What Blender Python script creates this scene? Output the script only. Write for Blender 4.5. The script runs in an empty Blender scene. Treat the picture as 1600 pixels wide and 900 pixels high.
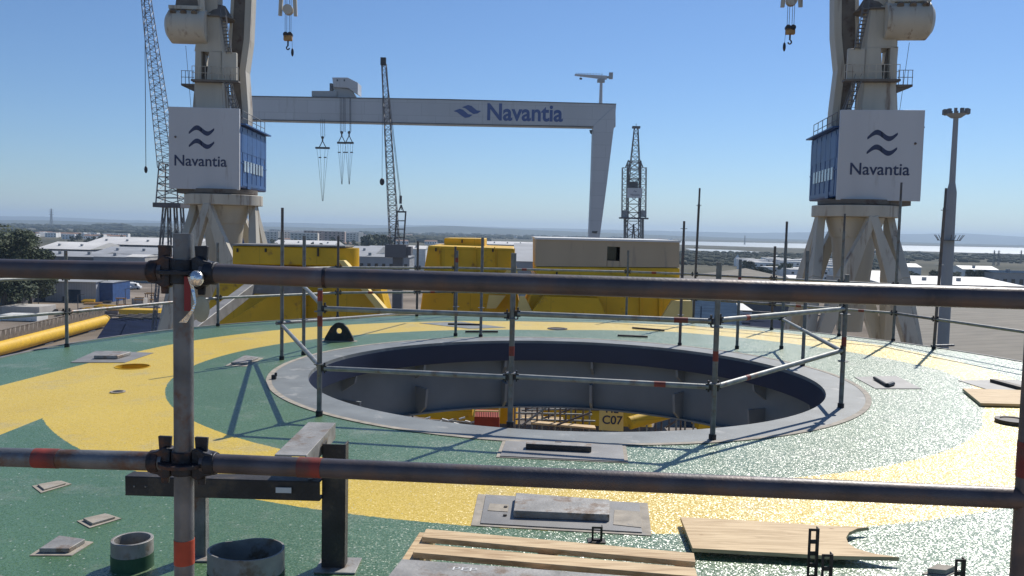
import bpy, bmesh, math, random
from mathutils import Vector, Matrix
R = math.radians
random.seed(7)
scn = bpy.context.scene
col = scn.collection
# ------------------------------------------------------------------ camera model (metres; deck top is z = 0, eye 1.8 m above it)
F, PITCH, ROLL, EYE = 1320.0, R(3.86), R(1.29), 1.8
GZ = -23.2                       # shipyard ground level
CX, CY = 0.67, 10.7              # centre of the round deck
cp, sp, cr, sr = math.cos(PITCH), math.sin(PITCH), math.cos(ROLL), math.sin(ROLL)
FV = Vector((0, cp, -sp)); U0 = Vector((0, sp, cp)); R0 = Vector((1, 0, 0))
RV = R0 * cr + U0 * sr; UV = U0 * cr - R0 * sr
def ray(x, y): return FV + RV * ((x - 800) / F) + UV * ((450 - y) / F)
def G(x, y, z=0.0):
    d = ray(x, y); t = (z - EYE) / d.z
    return Vector((d.x * t, d.y * t, z))
def V(x, y, Y):
    d = ray(x, y); t = Y / d.y
    return Vector((d.x * t, Y, EYE + d.z * t))
# ------------------------------------------------------------------ materials
def nt(name):
    m = bpy.data.materials.new(name); m.use_nodes = True
    return m, m.node_tree.nodes, m.node_tree.links, m.node_tree.nodes['Principled BSDF']
def mat(name, c, rough=.6, metal=0, var=.12, scale=3, bump=0, bscale=60, rust=0, rustc=(.13, .05, .025), rscale=4, spec=.5, streak=False, plates=None):
    m, N, L, b = nt(name)
    tc = N.new('ShaderNodeTexCoord')
    src = tc.outputs['Object']
    if streak:
        mp = N.new('ShaderNodeMapping'); mp.inputs['Scale'].default_value = (1, 1, .12)
        L.new(src, mp.inputs[0]); src = mp.outputs[0]
    n = N.new('ShaderNodeTexNoise'); n.inputs['Scale'].default_value = scale; n.inputs['Detail'].default_value = 6
    L.new(src, n.inputs['Vector'])
    r = N.new('ShaderNodeValToRGB')
    r.color_ramp.elements[0].position = .3; r.color_ramp.elements[1].position = .7
    r.color_ramp.elements[0].color = tuple(x * (1 - var) for x in c) + (1,)
    r.color_ramp.elements[1].color = tuple(min(1, x * (1 + var)) for x in c) + (1,)
    L.new(n.outputs['Fac'], r.inputs[0])
    out = r.outputs[0]
    if rust:
        n2 = N.new('ShaderNodeTexNoise'); n2.inputs['Scale'].default_value = rscale; n2.inputs['Detail'].default_value = 8
        n2.inputs['Roughness'].default_value = .65
        L.new(src, n2.inputs['Vector'])
        r2 = N.new('ShaderNodeValToRGB'); r2.color_ramp.elements[0].position = .62 - rust * .3; r2.color_ramp.elements[1].position = .74 - rust * .3
        L.new(n2.outputs['Fac'], r2.inputs[0])
        mx = N.new('ShaderNodeMix'); mx.data_type = 'RGBA'
        L.new(r2.outputs[0], mx.inputs[0]); L.new(out, mx.inputs[6]); mx.inputs[7].default_value = rustc + (1,)
        out = mx.outputs[2]
    if plates:
        mq = N.new('ShaderNodeMapping'); mq.inputs['Rotation'].default_value = (R(90), 0, 0); L.new(tc.outputs['Object'], mq.inputs[0])
        bk = N.new('ShaderNodeTexBrick'); L.new(mq.outputs[0], bk.inputs['Vector'])
        bk.inputs['Scale'].default_value = 1; bk.inputs['Brick Width'].default_value = plates[0]; bk.inputs['Row Height'].default_value = plates[1]
        bk.inputs['Mortar Size'].default_value = plates[2]; bk.inputs['Color1'].default_value = (1, 1, 1, 1); bk.inputs['Color2'].default_value = (.93, .93, .93, 1)
        bk.inputs['Mortar'].default_value = (.76, .76, .76, 1)
        my = N.new('ShaderNodeMix'); my.data_type = 'RGBA'; my.blend_type = 'MULTIPLY'; my.inputs[0].default_value = 1
        L.new(out, my.inputs[6]); L.new(bk.outputs['Color'], my.inputs[7]); out = my.outputs[2]
    L.new(out, b.inputs['Base Color'])
    b.inputs['Roughness'].default_value = rough; b.inputs['Metallic'].default_value = metal
    b.inputs['Specular IOR Level'].default_value = spec
    if bump:
        n3 = N.new('ShaderNodeTexNoise'); n3.inputs['Scale'].default_value = bscale; n3.inputs['Detail'].default_value = 4
        L.new(tc.outputs['Object'], n3.inputs['Vector'])
        bp = N.new('ShaderNodeBump'); bp.inputs['Strength'].default_value = bump; bp.inputs['Distance'].default_value = .01
        L.new(n3.outputs['Fac'], bp.inputs['Height']); L.new(bp.outputs[0], b.inputs['Normal'])
    return m
M = {}
M['galv'] = mat('galvanised_steel', (.17, .175, .18), .5, .5, .3, 12, .15, 90, .25, (.16, .09, .06), 9)
M['galv_light'] = mat('galvanised_tube', (.26, .27, .26), .52, .4, .25, 10, .1, 90, .12, (.2, .13, .1), 7)
M['rusty'] = mat('rusty_steel_tube', (.115, .098, .098), .48, .2, .35, 9, .08, 110, .48, (.15, .105, .092), 11)
M['darktube'] = mat('old_dark_tube', (.082, .074, .080), .45, .2, .35, 8, .08, 110, .38, (.115, .085, .078), 9)
M['cast'] = mat('dark_cast_iron', (.035, .036, .042), .5, .6, .3, 20, .3, 80, .2, (.12, .06, .04), 8)
M['orange'] = mat('orange_paint', (.45, .06, .025), .55, 0, .25, 14, .1, 60)
M['orange_dull'] = mat('dull_orange_paint', (.22, .035, .025), .6, 0, .3, 14, .1, 60, .3, (.12, .05, .04), 9)
M['red'] = mat('red_tag', (.22, .012, .015), .45, 0, .1)
M['steelgrey'] = mat('primed_steel', (.225, .22, .21), .55, .1, .2, 3, .1, 60, .1, (.32, .30, .28), 6)
M['baresteel'] = mat('bare_steel', (.29, .28, .26), .55, .25, .3, 6, .2, 60, .35, (.2, .15, .11), 8)
M['darksteel'] = mat('dark_bracket_steel', (.05, .045, .043), .55, .4, .3, 6, .2, 60, .3, (.10, .08, .06), 6)
M['tan'] = mat('bare_primer_tan', (.34, .30, .24), .8, 0, .25, 9, .2, 60, .2, (.24, .24, .24), 12)
M['collar'] = mat('grey_collar_primer', (.185, .198, .195), .55, 0, .2, 2.5, .12, 120, .16, (.34, .34, .32), 3.5)
M['ringwall'] = mat('shaded_wall_navy', (.022, .032, .065), .4, 0, .12, 1.5, .05, 40)  # very dark navy: shade below the rim is put into the colour
M['ringwall2'] = mat('grey_girder_paint', (.20, .235, .25), .45, 0, .15, 1.2, .05, 40)
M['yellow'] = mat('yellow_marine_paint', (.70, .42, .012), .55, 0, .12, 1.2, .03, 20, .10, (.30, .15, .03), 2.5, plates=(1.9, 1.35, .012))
M['yellow2'] = mat('yellow_marine_pale_sunlit', (.78, .60, .22), .5, 0, .10, 1.5)  # paler copy of the yellow; sunlight on fins and gussets put in its colour
M['beige'] = mat('beige_primer_panel', (.46, .365, .25), .7, 0, .07, 1.0, .05, 30, .05, (.30, .25, .2), 3, streak=True)
M['white'] = mat('white_paint', (.68, .68, .66), .55, 0, .10, .6, 0, 1, .05, (.35, .32, .28), 1)
M['roofwhite'] = mat('white_roof_sheet', (.62, .60, .56), .55, 0, .12, .08)
M['wallgrey'] = mat('grey_wall', (.30, .31, .32), .7, 0, .15, .1)
M['walldark'] = mat('dark_wall', (.10, .10, .11), .7, 0, .2, .1)
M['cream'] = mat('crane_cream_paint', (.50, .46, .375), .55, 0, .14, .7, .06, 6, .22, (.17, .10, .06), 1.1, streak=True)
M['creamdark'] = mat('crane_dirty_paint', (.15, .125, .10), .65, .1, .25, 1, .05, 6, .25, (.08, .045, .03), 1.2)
M['panel'] = mat('crane_panel_paint', (.54, .54, .55), .45, 0, .05, .5, 0, 1, .03, (.4, .38, .36), 1.2, streak=True)
M['blue'] = mat('blue_cabin_paint', (.025, .08, .235), .42, 0, .22, .8, .05, 6, .08, (.10, .09, .12), 1.5)
M['navy'] = mat('navy_lettering', (.025, .035, .09), .5)
M['bluelet'] = mat('blue_lettering', (.008, .045, .21), .5)
M['gantry'] = mat('gantry_paint', (.46, .465, .48), .5, 0, .07, .06, 0, 1, .06, (.33, .32, .31), .12, streak=True, plates=(14, 6.2, .10))
M['glass'] = mat('cabin_glass', (.35, .42, .48), .1, 0, .2, 1)
M['darkglass'] = mat('dark_window', (.02, .025, .03), .1)
M['lattice'] = mat('lattice_steel', (.10, .095, .10), .6, .2, .2, 1)
M['latticelight'] = mat('lattice_steel_pale', (.17, .17, .175), .6, .2, .2, 1)
M['cable'] = mat('steel_cable', (.06, .06, .07), .6, .3)
M['hooky'] = mat('hook_block_ochre', (.40, .22, .07), .6, 0, .3, 3)
M['wood'] = None
M['bark'] = mat('bark', (.08, .06, .045), .9, 0, .3, 3)
M['leaf'] = mat('leaf_olive', (.045, .06, .028), .8, 0, .45, .35)
M['leafdark'] = mat('leaf_dark', (.036, .055, .02), .8, 0, .45, .35)
M['roofgrey'] = None
M['hull'] = mat('blue_grey_hull', (.035, .058, .095), .95, 0, .25, .3, spec=0)
M['hulldark'] = mat('dark_navy_hull', (.010, .016, .04), .95, 0, .3, .3, spec=.05)
M['concrete'] = mat('pale_concrete', (.42, .40, .37), .85, 0, .2, .15)
M['foil'] = mat('crumpled_foil', (.75, .75, .73), .22, .9, .15, 60, .6, 60)
M['plastic'] = mat('cloudy_plastic', (.36, .37, .28), .35, 0, .2, 20)
M['redpaint'] = mat('red_basket_paint', (.28, .03, .012), .65, 0, .2, 3)

def wood(name, a, b_, ang=0):
    m, N, L, b = nt(name)
    tc = N.new('ShaderNodeTexCoord'); mp = N.new('ShaderNodeMapping')
    mp.inputs['Rotation'].default_value = (0, 0, ang); mp.inputs['Scale'].default_value = (1.2, 14, 14)
    L.new(tc.outputs['Object'], mp.inputs[0])
    n = N.new('ShaderNodeTexNoise'); n.inputs['Scale'].default_value = 3; n.inputs['Detail'].default_value = 8; n.inputs['Distortion'].default_value = .8
    L.new(mp.outputs[0], n.inputs['Vector'])
    r = N.new('ShaderNodeValToRGB'); r.color_ramp.elements[0].position = .35; r.color_ramp.elements[1].position = .6
    r.color_ramp.elements[0].color = a + (1,); r.color_ramp.elements[1].color = b_ + (1,)
    L.new(n.outputs['Fac'], r.inputs[0])
    v = N.new('ShaderNodeTexVoronoi'); v.inputs['Scale'].default_value = 4.5
    mp2 = N.new('ShaderNodeMapping'); mp2.inputs['Rotation'].default_value = (0, 0, ang); mp2.inputs['Scale'].default_value = (1, 2.2, 1)
    L.new(tc.outputs['Object'], mp2.inputs[0]); L.new(mp2.outputs[0], v.inputs['Vector'])
    k = N.new('ShaderNodeValToRGB'); k.color_ramp.elements[0].position = .03; k.color_ramp.elements[1].position = .10
    k.color_ramp.elements[0].color = (.45, .3, .2, 1); k.color_ramp.elements[1].color = (1, 1, 1, 1)
    L.new(v.outputs['Distance'], k.inputs[0])
    mx = N.new('ShaderNodeMix'); mx.data_type = 'RGBA'; mx.blend_type = 'MULTIPLY'; mx.inputs[0].default_value = 1
    L.new(r.outputs[0], mx.inputs[6]); L.new(k.outputs[0], mx.inputs[7])
    L.new(mx.outputs[2], b.inputs['Base Color']); b.inputs['Roughness'].default_value = .7
    return m
M['wood'] = wood('pine_planks', (.40, .26, .13), (.66, .49, .28), R(5))
M['ply'] = wood('plywood', (.46, .32, .165), (.66, .49, .28), R(2))

def deck_material():
    m, N, L, b = nt('anti_slip_deck_paint')
    def math_(op, a, b2=None, c=None):
        n = N.new('ShaderNodeMath'); n.operation = op
        for i, v in enumerate((a, b2, c)):
            if v is None: continue
            if isinstance(v, (int, float)): n.inputs[i].default_value = v
            else: L.new(v, n.inputs[i])
        return n.outputs[0]
    tc = N.new('ShaderNodeTexCoord'); P = tc.outputs['Object']
    sx = N.new('ShaderNodeSeparateXYZ'); L.new(P, sx.inputs[0]); X, Y = sx.outputs[0], sx.outputs[1]
    r = math_('SQRT', math_('ADD', math_('MULTIPLY', X, X), math_('MULTIPLY', Y, Y)))
    wob = N.new('ShaderNodeTexNoise'); wob.inputs['Scale'].default_value = 25; wob.inputs['Detail'].default_value = 2; L.new(P, wob.inputs['Vector'])
    r = math_('ADD', r, math_('MULTIPLY', math_('SUBTRACT', wob.outputs['Fac'], .5), .03))
    xp = math_('MAXIMUM', X, 0)
    ro = math_('ADD', math_('ADD', 5.93, math_('MULTIPLY', Y, .036)), math_('MULTIPLY', math_('MULTIPLY', xp, math_('MAXIMUM', Y, 0)), .030))
    ri = math_('ADD', 4.70, math_('MINIMUM', math_('MULTIPLY', math_('MULTIPLY', xp, math_('MAXIMUM', math_('ADD', Y, 2), 0)), .045), .72))
    ring = math_('MULTIPLY', math_('LESS_THAN', r, ro), math_('GREATER_THAN', r, ri))
    # arm of yellow running off to the near left edge
    ax = math_('LESS_THAN', X, -4.26 - CX)
    ay1 = math_('GREATER_THAN', math_('SUBTRACT', X, math_('MULTIPLY', Y, .1)), -5.42 - CX - .1 * (10.18 - CY))
    ay1 = math_('MULTIPLY', ay1, math_('LESS_THAN', Y, 11.4 - CY))
    arm = math_('MULTIPLY', math_('MULTIPLY', ax, ay1), math_('GREATER_THAN', r, 5.0))
    yel = math_('MAXIMUM', ring, arm)
    # base colours with patches
    n1 = N.new('ShaderNodeTexNoise'); n1.inputs['Scale'].default_value = .9; n1.inputs['Detail'].default_value = 5; L.new(P, n1.inputs['Vector'])
    def ramp(fac, c0, c1, p0=.3, p1=.7):
        q = N.new('ShaderNodeValToRGB'); q.color_ramp.elements[0].position = p0; q.color_ramp.elements[1].position = p1
        q.color_ramp.elements[0].color = c0 + (1,); q.color_ramp.elements[1].color = c1 + (1,); L.new(fac, q.inputs[0]); return q.outputs[0]
    green = ramp(n1.outputs['Fac'], (.044, .118, .030), (.064, .150, .046))
    yellow = ramp(n1.outputs['Fac'], (.66, .44, .006), (.72, .49, .012))
    def mix(f, a, c):
        q = N.new('ShaderNodeMix'); q.data_type = 'RGBA'
        if isinstance(f, float): q.inputs[0].default_value = f
        else: L.new(f, q.inputs[0])
        if isinstance(a, tuple): q.inputs[6].default_value = a + (1,)
        else: L.new(a, q.inputs[6])
        if isinstance(c, tuple): q.inputs[7].default_value = c + (1,)
        else: L.new(c, q.inputs[7])
        return q.outputs[2]
    base = mix(yel, green, yellow)
    # dusty footprints / scuffs
    n2 = N.new('ShaderNodeTexNoise'); n2.inputs['Scale'].default_value = 1.7; n2.inputs['Detail'].default_value = 9; n2.inputs['Roughness'].default_value = .7; L.new(P, n2.inputs['Vector'])
    dust = ramp(n2.outputs['Fac'], (0, 0, 0), (.42, .42, .42), .54, .72)
    base = mix(dust, base, (.32, .31, .25))
    # grit specks
    v = N.new('ShaderNodeTexVoronoi'); v.inputs['Scale'].default_value = 42; v.inputs['Randomness'].default_value = 1; L.new(P, v.inputs['Vector'])
    spk = N.new('ShaderNodeSeparateColor'); L.new(v.outputs['Color'], spk.inputs[0])
    s2 = math_('MULTIPLY', math_('GREATER_THAN', spk.outputs[0], .93), math_('LESS_THAN', v.outputs['Distance'], .25))
    base = mix(math_('MULTIPLY', s2, .55), base, (.60, .62, .55))
    L.new(base, b.inputs['Base Color'])
    b.inputs['Roughness'].default_value = .37
    b.inputs['Specular IOR Level'].default_value = 1.45
    b.inputs['Sheen Weight'].default_value = .07; b.inputs['Sheen Roughness'].default_value = .45
    # every grain of the anti-slip grit is a small facet with a tilt of its own
    v2 = N.new('ShaderNodeTexVoronoi'); v2.inputs['Scale'].default_value = 150; L.new(P, v2.inputs['Vector'])
    def vm(op, a, b2):
        n = N.new('ShaderNodeVectorMath'); n.operation = op
        for i, x in enumerate((a, b2)):
            if x is None: continue
            if isinstance(x, tuple): n.inputs[i].default_value = x
            else: L.new(x, n.inputs[i])
        return n.outputs[0]
    t = vm('MULTIPLY', vm('SUBTRACT', v2.outputs['Color'], (.5, .5, .5)), (.56, .56, 0))
    geo = N.new('ShaderNodeNewGeometry')
    L.new(vm('NORMALIZE', vm('ADD', geo.outputs['Normal'], t), None), b.inputs['Normal'])
    return m
M['deck'] = deck_material()

def seam_roof(name, c, ang, scale, bumpy=.6):
    m, N, L, b = nt(name)
    tc = N.new('ShaderNodeTexCoord'); mp = N.new('ShaderNodeMapping'); mp.inputs['Rotation'].default_value = (0, 0, ang)
    L.new(tc.outputs['Object'], mp.inputs[0])
    w = N.new('ShaderNodeTexWave'); w.inputs['Scale'].default_value = scale; w.inputs['Distortion'].default_value = .15; w.wave_profile = 'SAW'
    L.new(mp.outputs[0], w.inputs['Vector'])
    n = N.new('ShaderNodeTexNoise'); n.inputs['Scale'].default_value = .25; n.inputs['Detail'].default_value = 8; L.new(tc.outputs['Object'], n.inputs['Vector'])
    r = N.new('ShaderNodeValToRGB'); r.color_ramp.elements[0].position = .3; r.color_ramp.elements[1].position = .75
    r.color_ramp.elements[0].color = tuple(x * .8 for x in c) + (1,); r.color_ramp.elements[1].color = tuple(x * 1.12 for x in c) + (1,)
    L.new(n.outputs['Fac'], r.inputs[0])
    r2 = N.new('ShaderNodeValToRGB'); r2.color_ramp.elements[0].color = (.72, .72, .72, 1); r2.color_ramp.elements[1].position = .25; r2.color_ramp.elements[1].color = (1, 1, 1, 1)
    L.new(w.outputs['Fac'], r2.inputs[0])
    mx = N.new('ShaderNodeMix'); mx.data_type = 'RGBA'; mx.blend_type = 'MULTIPLY'; mx.inputs[0].default_value = 1
    L.new(r.outputs[0], mx.inputs[6]); L.new(r2.outputs[0], mx.inputs[7]); L.new(mx.outputs[2], b.inputs['Base Color'])
    b.inputs['Roughness'].default_value = .75; b.inputs['Specular IOR Level'].default_value = .2
    return m
M['roofgrey'] = seam_roof('ribbed_roof_sheet', (.185, .165, .13), R(97), .085)
M['siding'] = seam_roof('ribbed_white_siding', (.50, .52, .55), 0, .4)

def ground_material():
    m, N, L, b = nt('shipyard_and_marsh_ground')
    tc = N.new('ShaderNodeTexCoord'); P = tc.outputs['Object']
    sx = N.new('ShaderNodeSeparateXYZ'); L.new(P, sx.inputs[0])
    def noise(s, d=6, sc=None):
        n = N.new('ShaderNodeTexNoise'); n.inputs['Scale'].default_value = s; n.inputs['Detail'].default_value = d
        if sc:
            mp = N.new('ShaderNodeMapping'); mp.inputs['Scale'].default_value = sc; L.new(P, mp.inputs[0]); L.new(mp.outputs[0], n.inputs['Vector'])
        else: L.new(P, n.inputs['Vector'])
        return n.outputs['Fac']
    def ramp(fac, els):
        q = N.new('ShaderNodeValToRGB'); e = q.color_ramp.elements
        e[0].position, e[0].color = els[0][0], els[0][1] + (1,)
        e[1].position, e[1].color = els[-1][0], els[-1][1] + (1,)
        for p, c in els[1:-1]:
            k = e.new(p); k.color = c + (1,)
        L.new(fac, q.inputs[0]); return q.outputs[0]
    yard = ramp(noise(.05, 8), [(.3, (.13, .108, .085)), (.5, (.21, .175, .14)), (.7, (.30, .25, .20))])
    marsh = ramp(noise(.0045, 9, (.4, 1, 1)), [(.3, (.045, .048, .032)), (.48, (.085, .08, .055)), (.62, (.12, .11, .075)), (.75, (.19, .17, .12))])
    mr = N.new('ShaderNodeMapRange'); mr.inputs[1].default_value = 420; mr.inputs[2].default_value = 520; L.new(sx.outputs[1], mr.inputs[0])
    mx = N.new('ShaderNodeMix'); mx.data_type = 'RGBA'; L.new(mr.outputs[0], mx.inputs[0]); L.new(yard, mx.inputs[6]); L.new(marsh, mx.inputs[7])
    L.new(mx.outputs[2], b.inputs['Base Color']); b.inputs['Roughness'].default_value = .95; b.inputs['Specular IOR Level'].default_value = .1
    return m
M['ground'] = ground_material()
def hill_material(name, a, c):
    return mat(name, a, .95, 0, .35, .002, spec=.05)
M['hill'] = hill_material('scrub_hillside', (.07, .075, .05), 0)
def water_material():
    m, N, L, b = nt('river_water')
    b.inputs['Base Color'].default_value = (.20, .25, .27, 1); b.inputs['Roughness'].default_value = .5  # lifted base colour holds the pale glare on the water
    b.inputs['Specular IOR Level'].default_value = 1
    return m
M['water'] = water_material()

# ------------------------------------------------------------------ mesh building
class MB:
    def __init__(s): s.v = []; s.f = []
    def quadring(s, a, b):
        pass
    def add(s, vs, fs):
        o = len(s.v); s.v += [tuple(v) for v in vs]; s.f += [tuple(i + o for i in f) for f in fs]; return s
    def box(s, c, size, rot=None):
        hx, hy, hz = size[0] / 2, size[1] / 2, size[2] / 2; c = Vector(c)
        P = [Vector((x, y, z)) for z in (-hz, hz) for x, y in ((-hx, -hy), (hx, -hy), (hx, hy), (-hx, hy))]
        if rot is not None: P = [rot @ p for p in P]
        return s.add([c + p for p in P], [(3, 2, 1, 0), (4, 5, 6, 7), (0, 1, 5, 4), (1, 2, 6, 5), (2, 3, 7, 6), (3, 0, 4, 7)])
    def span(s, x0, x1, y0, y1, z0, z1): return s.box(((x0 + x1) / 2, (y0 + y1) / 2, (z0 + z1) / 2), (abs(x1 - x0), abs(y1 - y0), abs(z1 - z0)))
    def frame(s, p0, p1, up=Vector((0, 0, 1))):
        d = (Vector(p1) - Vector(p0)); d.normalize()
        if abs(d.dot(up)) > .98: up = Vector((0, 1, 0))
        x = d.cross(up).normalized(); y = x.cross(d).normalized()
        return x, y
    def tube(s, p0, p1, r0, r1=None, seg=12, cap=True):
        r1 = r0 if r1 is None else r1
        p0 = Vector(p0); p1 = Vector(p1); x, y = s.frame(p0, p1); vs = []; 
        for p, r in ((p0, r0), (p1, r1)):
            for i in range(seg):
                a = 2 * math.pi * i / seg; vs.append(p + x * (math.cos(a) * r) + y * (math.sin(a) * r))
        fs = [(i, (i + 1) % seg, seg + (i + 1) % seg, seg + i) for i in range(seg)]
        fs = [f[::-1] for f in fs]
        if cap: fs += [tuple(range(seg)), tuple(range(2 * seg - 1, seg - 1, -1))]
        return s.add(vs, fs)
    def hollow(s, p0, p1, ro, ri, seg=32, fx=1, warp=None):
        p0 = Vector(p0); p1 = Vector(p1); x, y = s.frame(p0, p1); vs = []
        for p, r in ((p0, ro), (p1, ro), (p1, ri), (p0, ri)):
            for i in range(seg):
                a = 2 * math.pi * i / seg; k = warp(a) if warp else 1
                vs.append(p + x * (math.cos(a) * r * fx * k) + y * (math.sin(a) * r * k))
        fs = []
        for k in range(4):
            for i in range(seg):
                j = (i + 1) % seg; k2 = (k + 1) % 4
                fs.append((k * seg + j, k * seg + i, k2 * seg + i, k2 * seg + j))
        return s.add(vs, fs)
    def beam(s, p0, p1, w, h, w1=None, h1=None, up=Vector((0, 0, 1))):
        w1 = w if w1 is None else w1; h1 = h if h1 is None else h1
        p0 = Vector(p0); p1 = Vector(p1); x, y = s.frame(p0, p1, up); vs = []
        for p, a, b in ((p0, w, h), (p1, w1, h1)):
            for i, j in ((-1, -1), (1, -1), (1, 1), (-1, 1)): vs.append(p + x * (i * a / 2) + y * (j * b / 2))
        return s.add(vs, [(0, 1, 2, 3), (7, 6, 5, 4), (0, 4, 5, 1), (1, 5, 6, 2), (2, 6, 7, 3), (3, 7, 4, 0)])
    def prism(s, pts, ext):
        pts = [Vector(p) for p in pts]; e = Vector(ext); n = len(pts)
        fs = [tuple(range(n)), tuple(range(2 * n - 1, n - 1, -1))] + [((i + 1) % n, i, n + i, n + (i + 1) % n) for i in range(n)]
        return s.add(pts + [p + e for p in pts], fs)
    def ring(s, c, r0, r1, z0, z1, seg=96, a0=0, a1=2 * math.pi):
        full = abs(a1 - a0 - 2 * math.pi) < 1e-6; n = seg if full else seg + 1; vs = []
        for r, z in ((r1, z0), (r1, z1), (r0, z1), (r0, z0)):
            for i in range(n):
                a = a0 + (a1 - a0) * i / seg; vs.append((c[0] + math.cos(a) * r, c[1] + math.sin(a) * r, z))
        fs = []
        for k in range(4):
            for i in range(seg):
                j = (i + 1) % n; k2 = (k + 1) % 4; fs.append((k * n + i, k * n + j, k2 * n + j, k2 * n + i))
        if not full: fs += [(0, n, 2 * n, 3 * n), (n - 1, 4 * n - 1, 3 * n - 1, 2 * n - 1)]
        return s.add(vs, fs)
    def sphere(s, c, r, su=12, sv=8, sc=(1, 1, 1), v0=0, v1=math.pi):
        c = Vector(c); vs = []; fs = []
        for j in range(sv + 1):
            t = v0 + (v1 - v0) * j / sv
            for i in range(su):
                a = 2 * math.pi * i / su
                vs.append(c + Vector((math.sin(t) * math.cos(a) * r * sc[0], math.sin(t) * math.sin(a) * r * sc[1], math.cos(t) * r * sc[2])))
        for j in range(sv):
            for i in range(su):
                k = (i + 1) % su; fs.append((j * su + i, (j + 1) * su + i, (j + 1) * su + k, j * su + k))
        return s.add(vs, fs)
    def build(s, name, m, parent=None, bevel=0, origin=None):
        me = bpy.data.meshes.new(name)
        o0 = Vector(origin) if origin is not None else Vector((0, 0, 0))
        me.from_pydata([Vector(v) - o0 for v in s.v], [], s.f)
        bm = bmesh.new(); bm.from_mesh(me); bmesh.ops.remove_doubles(bm, verts=bm.verts, dist=1e-5)
        bmesh.ops.recalc_face_normals(bm, faces=bm.faces); bm.to_mesh(me); bm.free()
        for p in me.polygons: p.use_smooth = True
        me.set_sharp_from_angle(angle=R(38))
        me.materials.append(m)
        o = bpy.data.objects.new(name, me); col.objects.link(o); o.location = o0
        if parent is not None: o.parent = parent
        if bevel:
            b = o.modifiers.new('bevel', 'BEVEL'); b.width = bevel; b.segments = 2; b.limit_method = 'ANGLE'; b.angle_limit = R(50)
        return o
def tag(o, label=None, cat=None, group=None, kind=None):
    if label: o['label'] = label
    if cat: o['category'] = cat
    if group: o['group'] = group
    if kind: o['kind'] = kind
    return o
def empty(name, loc, label, cat, group=None, rz=0):
    o = bpy.data.objects.new(name, None); col.objects.link(o); o.location = loc; o.rotation_euler = (0, 0, rz); o.empty_display_size = .2
    return tag(o, label, cat, group)
def copy_tree(o, kids, parent=None):
    c = o.copy(); col.objects.link(c)
    if parent is not None: c.parent = parent
    for k, sub in kids: copy_tree(k, sub, c)
    return c
def tree_of(o, allobs): return [(k, tree_of(k, allobs)) for k in allobs if k.parent == o]
def text(name, s, size, m, parent, M4, ext=.01, bold=0, sx=1):
    cu = bpy.data.curves.new(name, 'FONT'); cu.body = s; cu.size = size; cu.extrude = ext; cu.offset = bold; cu.align_x = 'CENTER'; cu.align_y = 'CENTER'
    t = bpy.data.objects.new(name + '_src', cu); col.objects.link(t); bpy.context.view_layer.update()
    me = bpy.data.meshes.new_from_object(t.evaluated_get(bpy.context.evaluated_depsgraph_get()))
    bpy.data.objects.remove(t); bpy.data.curves.remove(cu)
    me.transform(M4 @ Matrix.Diagonal((sx, 1, 1, 1))); me.materials.clear(); me.materials.append(m)
    o = bpy.data.objects.new(name, me); col.objects.link(o); o.parent = parent
    return o
def face_matrix(origin, xdir, zdir):     # text plane: x along xdir, y along zdir (up)
    x = Vector(xdir).normalized(); y = Vector(zdir).normalized(); y = (y - x * x.dot(y)).normalized(); n = x.cross(y)
    m = Matrix((x, y, n)).transposed().to_4x4(); m.translation = Vector(origin); return m

# ------------------------------------------------------------------ the round deck
o = MB().ring((0, 0), 3.58, 7.3, -.035, 0, 160)
deck = empty('round_deck', (CX, CY, 0), 'round green steel deck with a broad yellow ring and a large hole in its middle', 'deck')
dp = o.build('deck_plate', M['deck'], deck)
cut = MB()
for px, py, rr in ((207, 573, .21),):
    c = G(px, py); cut.tube((c.x - CX, c.y - CY, -.3), (c.x - CX, c.y - CY, .3), rr, seg=36)
co_ = cut.build('cutter', M['deck'], deck)
bo = dp.modifiers.new('cut', 'BOOLEAN'); bo.object = co_; bo.operation = 'DIFFERENCE'; bo.solver = 'EXACT'
bpy.context.view_layer.update()
me = bpy.data.meshes.new_from_object(dp.evaluated_get(bpy.context.evaluated_depsgraph_get()))
dp.modifiers.clear(); dp.data = me
for p_ in me.polygons: p_.use_smooth = False
me; bpy.data.objects.remove(co_)
MB().ring((0, 0), 3.16, 3.578, -.04, .004, 128).build('hole_collar', M['collar'], deck)
e = MB().ring((0, 0), 3.578, 3.64, .0035, .0075, 128); e.build('primer_margin', M['tan'], deck)
# far rim of the deck: toe plate and lip
MB().ring((0, 0), 7.30, 7.34, -.45, .012, 160).build('deck_edge_plate', M['steelgrey'], deck)
# skirt, flange and girder ring under the hole
MB().ring((0, 0), 3.15, 3.175, -.30, -.04, 128).build('upper_ring_wall', M['ringwall'], deck)
MB().ring((0, 0), 3.15, 3.52, -.325, -.30, 128).build('ring_flange', M['ringwall'], deck)
MB().ring((0, 0), 3.42, 3.45, -1.12, -.325, 128).build('lower_ring_wall', M['ringwall2'], deck)
MB().ring((0, 0), 3.30, 3.6, -1.145, -1.12, 128).build('lower_ring_flange', M['ringwall2'], deck)
M['bracket'] = mat('pale_grey_bracket', (.24, .27, .28), .5)
for k in range(14):
    a = R(90 + 13.5 + k * 360 / 14)
    d = Vector((math.cos(a), math.sin(a), 0)); t = Vector((-d.y, d.x, 0)) * .02
    b = MB()
    for dz0, pts in ((0, [(3.42, -.325), (3.17, -.325), (3.20, -.44), (3.42, -.58)]), (1, [(3.42, -.70), (3.10, -.70), (3.14, -1.0), (3.30, -1.118), (3.42, -1.118)])):
        b.prism([d * r + Vector((0, 0, z)) - t for r, z in pts], t * 2)
    b.build('stiffener_plate', M['bracket'], deck)
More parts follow.
